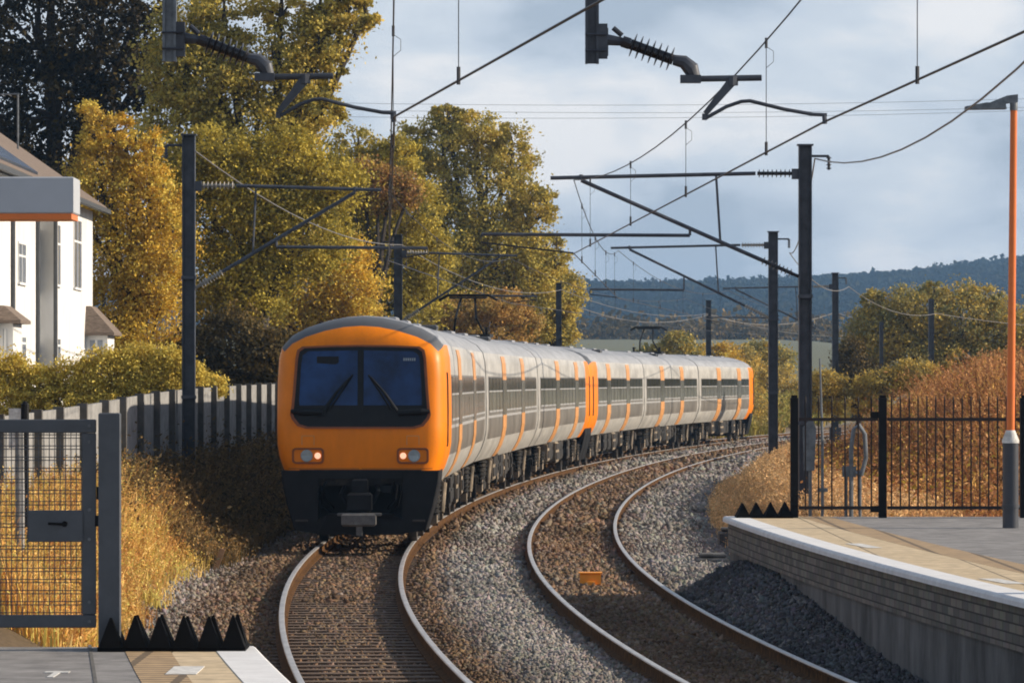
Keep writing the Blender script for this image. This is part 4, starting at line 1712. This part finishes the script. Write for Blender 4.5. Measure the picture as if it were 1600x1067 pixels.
# tall tree with visible limbs at the top
tree('tall_tree', 'tallest olive yellow tree with bare limbs showing against the sky at top', 143,
     [(330, 120, 85, 70), (430, 100, 70, 70), (500, 60, 55, 50), (545, 15, 42, 45), (280, 220, 80, 80), (400, 220, 95, 85), (475, 190, 60, 60), (440, 10, 60, 40), (350, 30, 55, 50), (480, 130, 45, 45), (500, 20, 40, 40), (300, 40, 60, 60), (290, 120, 70, 70), (572, 22, 22, 30), (540, -25, 50, 35), (512, 105, 26, 34), (500, 175, 40, 36)], 385, .6, 32000, .185, 'olive', .30, sig=.185, nclump=700, bare=80)
tree('golden_poplar', 'golden upright tree with pointed spires beside the house', 128,
     [(145, 205, 22, 50), (178, 205, 18, 50), (196, 222, 13, 50), (212, 240, 14, 50), (240, 250, 20, 55), (160, 290, 50, 70), (215, 320, 55, 70), (255, 330, 38, 70), (180, 400, 62, 70), (235, 420, 55, 75), (270, 390, 32, 70), (160, 500, 60, 70), (230, 520, 65, 60), (125, 330, 25, 60)], 200, .6, 30000, .135, 'gold', .2, sig=.24, nclump=750)
tree('dense_tree', 'broad gold and olive tree mass directly behind the left mast', 131,
     [(330, 330, 75, 80), (400, 330, 70, 80), (340, 430, 80, 70), (430, 290, 75, 60), (480, 370, 70, 70), (400, 440, 70, 60), (510, 290, 60, 55), (300, 260, 50, 60), (350, 250, 60, 50), (450, 240, 60, 40)], 400, .6, 34000, .155, 'amber', .3, sig=.2, nclump=850)
tree('dark_understorey_tree', 'low tree with shade put into its dark leaves filling the gap above the fence end', 127,
     [(360, 540, 60, 55), (420, 560, 50, 50), (310, 560, 40, 50), (460, 590, 40, 50), (390, 600, 70, 30)], 380, .5, 9000, .17, 'scrub', .18, sig=.22, nclump=240)  # understorey shadow put into the leaf colours
tree('yellow_shrub_tree', 'bright yellow rounded tree just above the train cab roof left side', 158,
     [(470, 450, 70, 55), (545, 455, 55, 45), (420, 470, 50, 50), (520, 400, 60, 40), (450, 520, 70, 50), (560, 500, 50, 40)], 490, .6, 17000, .17, 'gold', .2, sig=.22, nclump=480)
tree('middle_tree', 'middle height olive tree with sky gap above it behind the second mast', 175,
     [(560, 290, 60, 65), (530, 330, 60, 60), (600, 340, 50, 60), (620, 250, 35, 45), (560, 230, 38, 35), (500, 235, 40, 35), (620, 410, 60, 60), (570, 390, 60, 60), (650, 330, 45, 60), (650, 410, 60, 60), (600, 270, 45, 45), (640, 470, 70, 50)], 570, .6, 25000, .19, 'amber', .28, sig=.2, nclump=560)
tree('russet_tree', 'russet tinged tree between the olive trees over the train', 170,
     [(565, 275, 35, 30), (610, 290, 36, 34), (590, 300, 40, 30), (540, 300, 25, 30), (640, 300, 22, 25)], 590, .6, 6000, .17, 'rust', .2, sig=.26, nclump=240)
tree('round_olive_tree', 'large rounded olive tree standing against the sky right of centre left', 222,
     [(690, 230, 55, 50), (745, 215, 55, 40), (800, 250, 40, 50), (660, 300, 60, 60), (760, 300, 70, 65), (830, 330, 38, 50), (855, 325, 22, 30), (700, 390, 75, 65), (790, 390, 70, 60), (640, 240, 32, 45), (720, 460, 80, 60), (825, 440, 60, 55), (700, 180, 25, 22), (870, 400, 25, 40)], 735, .6, 37000, .24, 'olive', .36, sig=.18, nclump=760, bare=60)
tree('small_olive_tree', 'smaller olive tree at the right end of the wood beside the far mast', 236,
     [(860, 430, 42, 35), (885, 460, 26, 40), (830, 480, 55, 45), (880, 500, 24, 30), (845, 530, 55, 30)], 855, .6, 12000, .22, 'olive', .22, sig=.22, nclump=330)
tree('orange_shrub_tree', 'orange brown low tree seen just over the carriage roof behind the pantograph', 212,
     [(720, 490, 45, 28), (770, 485, 45, 30), (690, 500, 30, 25), (815, 500, 35, 25), (740, 540, 90, 30), (790, 470, 25, 20)], 745, .6, 10000, .19, 'orange', .16, sig=.24, nclump=330)
tree('grey_shrub_tree', 'dull brown small tree over the roof of the second half of the train', 268,
     [(1060, 540, 24, 22), (1045, 555, 30, 22), (1020, 560, 30, 20), (1080, 570, 25, 25)], 1050, .8, 4500, .24, 'autumn', .14, sig=.26, nclump=150)
tree('yellow_shrub_tree', 'golden small tree at the base of the distant mast over the train', 275,
     [(1110, 552, 24, 16), (1135, 555, 20, 16), (1090, 565, 30, 22), (1130, 580, 40, 30)], 1110, .8, 4500, .23, 'gold', .14, sig=.26, nclump=150)
tree('trackside_shrub', 'olive yellow shrubs just past the orange end of the train', 292,
     [(1175, 590, 28, 36), (1200, 610, 30, 40), (1180, 640, 30, 40), (1225, 640, 30, 45), (1160, 560, 22, 25), (1230, 600, 26, 30), (1265, 630, 30, 40), (1180, 670, 35, 30), (1230, 670, 40, 30)], 1195, .1, 12000, .24, 'ochre', .14, sig=.24, nclump=340, group='shrubs along the line', cat='shrub')
tree('trackside_shrub', 'dull dark shrub behind the mast at the dry grass bank', 310,
     [(1190, 555, 30, 22), (1215, 565, 30, 25), (1160, 565, 25, 20)], 1195, 1., 4000, .28, 'autumn', .14, sig=.26, nclump=140, group='shrubs along the line', cat='shrub')
tree('autumn_bush', 'huge rounded olive brown bush below the ridge at right', 232,
     [(1380, 520, 55, 50), (1430, 490, 60, 45), (1500, 500, 65, 50), (1570, 520, 60, 55), (1345, 560, 35, 50), (1420, 560, 70, 50), (1500, 570, 80, 50), (1590, 570, 60, 50), (1640, 540, 50, 60), (1460, 455, 28, 18), (1365, 470, 22, 16), (1540, 470, 35, 22)], 1450, 1.5, 36000, .22, 'autumn', .2, sig=.19, nclump=1000, group='shrubs along the line', cat='bush')
tree('autumn_bush', 'dark brown shrub at the left foot of the huge bush', 206,
     [(1330, 555, 22, 28), (1325, 580, 25, 28), (1350, 585, 25, 22)], 1335, 1.2, 5000, .17, 'scrub', .12, sig=.26, nclump=160, group='shrubs along the line', cat='bush')
tree('autumn_bush', 'yellow green low shrubs at the foot of the huge bush behind the railings', 168,
     [(1290, 600, 28, 22), (1330, 605, 30, 18), (1380, 600, 40, 22), (1430, 590, 40, 25), (1270, 620, 30, 22), (1330, 630, 50, 18)], 1340, 1.2, 12000, .14, 'ochre', .1, sig=.26, nclump=330, group='shrubs along the line', cat='bush')

tree('trackside_shrub', 'rounded yellow green shrub touching the orange end of the train', 252,
     [(1165, 600, 20, 30), (1178, 640, 24, 35), (1160, 650, 20, 30)], 1170, .1, 4500, .17, 'ochre', .1, sig=.26, nclump=140, group='shrubs along the line', cat='shrub')
# hedge behind the fence
tree('golden_hedge', 'golden yellow clipped hedge between the grey fence and the white house', 93,
     [(-30, 585, 50, 45), (20, 590, 40, 35), (60, 600, 45, 28), (120, 595, 50, 35), (170, 585, 50, 40), (220, 578, 45, 38), (265, 578, 40, 36), (295, 590, 28, 28), (250, 610, 60, 30), (100, 630, 90, 25), (20, 630, 60, 30), (180, 620, 80, 30)], 150, .5, 42000, .085, 'hedge', .08, sig=.2, nclump=1200, limbs=True, group='hedges by the house', cat='hedge', depth=.5)
tree('ivy_bush', 'pale leafy bush with white flowers at the fence beside the mast', 97,
     [(335, 605, 18, 16), (315, 600, 16, 20)], 330, .5, 2500, .09, 'hedge', .05, sig=.3, nclump=90, group='hedges by the house', cat='bush')


# ------------------------------------------------------------------ grasses
def blades(name, label, cat, XY, h, w, pal, per=15):
    """tufts: each throws out a fan of bending blades, some with a ragged seed head of small flakes"""
    nt_ = len(XY)
    h = np.broadcast_to(h, (nt_,))
    pal = np.array(pal)
    tc_ = pal[RNG.integers(0, len(pal), nt_)]
    I = np.repeat(np.arange(nt_), per)
    n = len(I)
    X = XY[I, 0] + RNG.normal(0, .07, n)
    Y = XY[I, 1] + RNG.normal(0, .07, n)
    Z = gz(X, Y) - .03
    hh = h[I] * RNG.uniform(.45, 1.2, n)
    ang = RNG.uniform(0, 2 * np.pi, n)
    ww = w * RNG.uniform(.6, 1.5, n)
    dx, dy = np.cos(ang) * ww, np.sin(ang) * ww
    la = RNG.uniform(0, 2 * np.pi, n)
    lr = np.abs(RNG.normal(0, .34, n)) * hh
    lx, ly = np.cos(la) * lr, np.sin(la) * lr
    st = lambda a, b, c: np.stack([a, b, c], -1)
    q1 = np.stack([st(X - dx, Y - dy, Z), st(X + dx, Y + dy, Z), st(X + lx * .3 + dx, Y + ly * .3 + dy, Z + hh * .58), st(X + lx * .3 - dx, Y + ly * .3 - dy, Z + hh * .58)], 1)
    q2 = np.stack([st(X + lx * .3 - dx, Y + ly * .3 - dy, Z + hh * .58), st(X + lx * .3 + dx, Y + ly * .3 + dy, Z + hh * .58), st(X + lx * 1.02 + dx * .25, Y + ly * 1.02 + dy * .25, Z + hh * .93), st(X + lx * 1.02 - dx * .25, Y + ly * 1.02 - dy * .25, Z + hh * .93)], 1)
    c = tc_[I] * RNG.uniform(.7, 1.3, (n, 1))
    k = RNG.random(n) < .55
    tip = st(X + lx, Y + ly, Z + hh * .92)[k]
    tip = np.repeat(tip, 4, axis=0) + RNG.normal(0, 1, (k.sum() * 4, 3)) * np.array([.02, .02, .05])
    V3, c3 = leaf_quads(tip, w * 5.5, pal, asp=.5)
    c3 = np.repeat(c[k], 4, axis=0) * RNG.uniform(.8, 1.35, (len(c3), 1))
    o = big_mesh(name, np.concatenate([q1, q2, V3]), 4, np.concatenate([c, c, c3]), M['straw'])
    tag(o, label, cat, kind='stuff')
    return o


STR = [(.72, .42, .13), (.60, .32, .09), (.76, .53, .19), (.48, .24, .08), (.68, .49, .12), (.60, .49, .13)]
STR2 = [(.75, .47, .22), (.78, .53, .27), (.60, .36, .16), (.66, .42, .19)]
BRK = [(.36, 0.144, .05), (.24, 0.099, .04), (.44, 0.198, .075), (.60, 0.297, .12), (.16, 0.077, .035), (.58, 0.333, .09), (.34, 0.153, .07), (.50, 0.243, .09), (.62, 0.342, .14)]

n = 5200
d = RNG.uniform(45, 79, n)
q = -2.25 - RNG.random(n) ** .8 * 5.
k = RNG.random(n) < sm((-2.2 - q) / .8) * .85 + .15
d, q = d[k], q[k]
h = .26 + .5 * sm((-2.3 - q) / 1.4) * np.where(d > 55, 1, .8)
h *= .75 + .5 * np.sin(d * 1.3 + q * 2.1) ** 2
blades('dry_grass', 'tall orange and straw coloured dry grass on the bank behind the gate', 'grass', np.stack([Xc(d) + q, d], -1), h, .007, STR)

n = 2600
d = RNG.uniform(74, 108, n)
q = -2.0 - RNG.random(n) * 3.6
blades('shaded_grass', 'brown dry grass coloured darker for the shadow between the fence and the train', 'grass', np.stack([Xc(d) + q, d], -1), .35 + .6 * sm((-2 - q) / 1.5) * RNG.uniform(.5, 1, n), .010, [(.26, .16, .06), (.20, .12, .05), (.32, .20, .08), (.14, .10, .045)])  # darker copy of the dry grass colours, train shadow included

n = 4500
d = RNG.uniform(66, 135, n)
q = 6.2 + RNG.random(n) * 2.4
blades('straw_grass', 'pale straw grass on the low bank right of the empty track', 'grass', np.stack([Xc(d) + q, d], -1), .25 + .22 * sm((q - 6.2) / 1.2), .009, STR2)

n = 5200
d = 66 + RNG.random(n) ** 1.3 * 70
q = 7.2 + RNG.random(n) * 9
h = .35 + .85 * sm((q - 8.2) / 3.5) * (.35 + .65 * sm((d - 72) / 22)) * (.6 + .6 * np.sin(d * .8 + q * 1.3) ** 2)
blades('bracken', 'rust brown bracken and dead stalks on the bank behind the railings', 'bracken', np.stack([Xc(d) + q, d], -1), h, .011, BRK)

n = 2600
d = RNG.uniform(170, 300, n)
q = -2.2 - RNG.random(n) * 7
blades('verge_grass', 'olive and straw coloured rough grass on the far bank beyond the train end', 'grass', np.stack([Xc(d) + q, d], -1), .45 + .5 * RNG.random(n), .028, [(.30, .27, .06), (.40, .33, .08), (.24, .22, .06), (.45, .33, .10)])

# leafy bracken fronds and brambles give the banks their ragged bulk
def clumps(name, label, cat, centres, n, size, pal, spread):
    C = np.array(centres)
    ci = RNG.integers(0, len(C), n)
    P = C[ci, :3] + RNG.normal(0, 1, (n, 3)) * C[ci, 3:4] * np.array([1, 1, spread])
    P[:, 2] = np.maximum(P[:, 2], gz(P[:, 0], P[:, 1]))
    V, c = leaf_quads(P, size, pal, asp=.4, clump=ci)
    o = big_mesh(name, V, 4, c, M['leaf'])
    tag(o, label, cat, kind='stuff')


cs = []
for i in range(420):
    d = random.uniform(67, 120)
    q = random.uniform(8.0, 16)
    X = xc(d) + q
    cs.append((X, d, float(gz(X, d)) + random.uniform(.2, .55) + .55 * float(sm((q - 8.5) / 3)) * random.random(), random.uniform(.16, .4)))
clumps('bracken_fronds', 'tangled brown and gold bracken fronds on the slope behind the railings', 'bracken', cs, 42000, .09, BRK + [(.40, .28, .05), (.10, .06, .03)], .8)
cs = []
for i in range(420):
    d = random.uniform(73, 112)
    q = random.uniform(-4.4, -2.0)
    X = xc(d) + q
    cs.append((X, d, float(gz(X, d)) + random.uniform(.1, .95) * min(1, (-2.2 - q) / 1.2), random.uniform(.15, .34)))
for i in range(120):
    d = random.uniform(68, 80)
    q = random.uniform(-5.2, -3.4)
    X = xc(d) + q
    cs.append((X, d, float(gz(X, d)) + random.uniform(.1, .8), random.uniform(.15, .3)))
clumps('bramble_scrub', 'tangled brambles coloured dark for the shade left of the train', 'brambles', cs, 26000, .085, [(.15, .10, .045), (.09, .065, .03), (.20, .13, .05), (.06, .05, .025)], .8)  # palette lowered so the colour itself carries the shade

# ------------------------------------------------------------------ far hills with their woods
def hill_h(X):
    px = CX + X * 3.0
    y = np.interp(px, [-1500, 300, 700, 905, 1000, 1100, 1200, 1300, 1400, 1500, 1600, 1800, 2600], [430, 450, 455, 452, 449, 448, 445, 440, 437, 430, 418, 405, 430])
    return CAMZ + (HY - y) / 3.0


xs = np.arange(-800, 1001, 12.)
ys = np.concatenate([np.arange(1450, 2600, 40.), np.arange(2600, 3150, 100)])
Yg, Xg = np.meshgrid(ys, xs, indexing='ij')
prof = sm((Yg - 1450) / 1080) * (1 - .3 * sm((Yg - 2500) / 600))
Zg = 11 + (hill_h(Xg) - 11) * prof + 2.2 * np.sin(Xg * .013 + Yg * .004) * prof
V = np.stack([Xg, Yg, Zg], -1).reshape(-1, 3)
nd, nq = Yg.shape
idx = np.arange(nd * nq).reshape(nd, nq)
Fc = np.stack([idx[:-1, :-1], idx[:-1, 1:], idx[1:, 1:], idx[1:, :-1]], -1).reshape(-1, 4)
o = indexed_mesh('hills', V, Fc, np.tile(np.array([[.02, .025, .015]]), (len(V), 1)), M['hill'])
o['kind'] = 'structure'

n = 7000
X = RNG.uniform(-120, 420, n)
Y = 1600 + RNG.random(n) ** .7 * 940
keep = (np.sin(X * .031 + Y * .011) + np.sin(X * .013 - Y * .017 + 2) + RNG.normal(0, .5, n) > -1.0) | (Y > 2350)
X, Y = X[keep], Y[keep]
pr_ = sm((Y - 1450) / 1080)
Z = 11 + (hill_h(X) - 11) * pr_ + 2.2 * np.sin(X * .013 + Y * .004) * pr_
n = len(X)
m_ = 40
rr = RNG.uniform(1.5, 3.2, n) * np.where(RNG.random(n) < .08, 1.5, 1)
P = np.stack([X, Y, Z + rr * .7], -1)[:, None, :] + RNG.normal(0, 1, (n, m_, 3)).clip(-1.7, 1.7) * rr[:, None, None] * np.array([.5, .5, .42])
pc = np.array([[.020, .028, .012], [.03, .036, .014], [.045, .042, .016], [.014, .02, .011]])[RNG.integers(0, 4, n)]
V, _ = leaf_quads(P.reshape(-1, 3), 2.6, [(0, 0, 0)], asp=.9)
o = big_mesh('hillside_woodland', V, 4, np.repeat(pc * .7, m_, axis=0), M['farleaf'])
tag(o, 'dark bluish wood covering the distant ridge', 'woodland', kind='stuff')

# hedgerow along the top of the pale field
cs = []
for i in range(220):
    X = random.uniform(10, 130)
    Y = 860 + random.uniform(-30, 30)
    cs.append((X, Y, float(gz(X + 0, Y)) + random.uniform(.5, 2.), random.uniform(.8, 1.8)))
C = np.array(cs)
ci = RNG.integers(0, len(C), 9000)
P = C[ci, :3] + RNG.normal(0, 1, (9000, 3)) * C[ci, 3:4]
V, c = leaf_quads(P, 1.1, PAL['scrub'], asp=.8, clump=ci)
o = big_mesh('field_hedgerow', V, 4, c, M['leaf'])
tag(o, 'thin dark hedgerow along the top of the pale field below the hill', 'hedgerow', kind='stuff')

# ------------------------------------------------------------------ air
HAZE = 1.65e-4
mb = MB()
mb.box(-1230, 1230, -60, 3260, -3.5, 82)
o = mb.obj('haze', None)
o.data.materials.clear()
hm = bpy.data.materials.new('pale_air')
hm.use_nodes = True
N = hm.node_tree.nodes
N.remove(N['Principled BSDF'])
pv = N.new('ShaderNodeVolumePrincipled')
pv.inputs['Color'].default_value = (.36, .63, 1., 1)
pv.inputs['Density'].default_value = HAZE
pv.inputs['Anisotropy'].default_value = .2
hm.node_tree.links.new(pv.outputs['Volume'], N['Material Output'].inputs['Volume'])
o.data.materials.append(hm)
o['kind'] = 'stuff'
o['label'] = 'thin bluish air in front of the distant hills'
o['category'] = 'haze'

# ------------------------------------------------------------------ light
EL, AZ = 24.0, 4.0                                   # sun to the right (+X), a little beyond the subject (+Y)
sd = Vector((math.cos(R(EL)) * math.cos(R(AZ)), math.cos(R(EL)) * math.sin(R(AZ)), math.sin(R(EL))))
ld = bpy.data.lights.new('sun', 'SUN')
ld.energy = 5.0
ld.angle = R(.5)
ld.color = (1., .86, .68)
lo = bpy.data.objects.new('sun', ld)
COL.objects.link(lo)
lo.rotation_euler = sd.to_track_quat('Z', 'Y').to_euler()
lo.location = (40, 60, 40)

w = bpy.data.worlds.new('World')
sc.world = w
w.use_nodes = True
N, L = w.node_tree.nodes, w.node_tree.links
bg = N['Background']
bg.inputs['Strength'].default_value = .1
sky = N.new('ShaderNodeTexSky')
sky.sky_type = 'NISHITA'
sky.sun_disc = False
sky.sun_elevation = R(EL)
sky.sun_rotation = R(90 - AZ)
sky.altitude = 50
tc = N.new('ShaderNodeTexCoord')
mp = N.new('ShaderNodeMapping')
mp.inputs['Scale'].default_value = (1, 1, 2.4)
mp.inputs['Location'].default_value = (5.3, 1.1, 2.2)
L.new(tc.outputs['Generated'], mp.inputs['Vector'])
n1 = N.new('ShaderNodeTexNoise')
n1.inputs['Scale'].default_value = 15
n1.inputs['Detail'].default_value = 9
n1.inputs['Roughness'].default_value = .52
n1.inputs['Distortion'].default_value = .25
L.new(mp.outputs['Vector'], n1.inputs['Vector'])
rp = N.new('ShaderNodeValToRGB')
e = rp.color_ramp.elements
e[0].position, e[0].color = .40, (3.5, 4.15, 5.1, 1)
e[1].position, e[1].color = .64, (7.6, 7.55, 7.7, 1)
for p_, c_ in ((.48, (4.8, 5.4, 6.3, 1)), (.55, (5.7, 6.2, 6.9, 1)), (.585, (6.5, 6.75, 7.2, 1))):
    x = e.new(p_)
    x.color = c_
L.new(n1.outputs['Fac'], rp.inputs['Fac'])
mx = N.new('ShaderNodeMix')
mx.data_type = 'RGBA'
sz = N.new('ShaderNodeSeparateXYZ')
L.new(tc.outputs['Generated'], sz.inputs[0])
mr = N.new('ShaderNodeMapRange')                     # cloud bank low down, clearer blue overhead
mr.inputs['From Min'].default_value = .12
mr.inputs['From Max'].default_value = .55
mr.inputs['To Min'].default_value = .9
mr.inputs['To Max'].default_value = .22
L.new(sz.outputs['Z'], mr.inputs['Value'])
L.new(mr.outputs['Result'], mx.inputs['Factor'])
L.new(sky.outputs['Color'], mx.inputs['A'])
L.new(rp.outputs['Color'], mx.inputs['B'])
L.new(mx.outputs['Result'], bg.inputs['Color'])

# ------------------------------------------------------------------ camera and view
cd = bpy.data.cameras.new('camera')
cd.sensor_width = 36
cd.lens = 36 * F / 1600
cd.shift_y = (HY - 533.5) / 1600
cd.clip_start = .5
cd.clip_end = 8000
co = bpy.data.objects.new('camera', cd)
COL.objects.link(co)
co.location = (0, 0, CAMZ)
co.rotation_euler = (R(90), 0, 0)
sc.camera = co
sc.view_settings.view_transform = 'Standard'
sc.view_settings.look = 'None'
sc.view_settings.exposure = .32
sc.view_settings.gamma = 1
sc.render.engine = 'CYCLES'
sc.cycles.use_denoising = True
sc.cycles.pixel_filter_type = 'BLACKMAN_HARRIS'
sc.cycles.filter_width = 1.9
sc.cycles.max_bounces = 6
sc.cycles.transparent_max_bounces = 8
sc.cycles.volume_bounces = 0
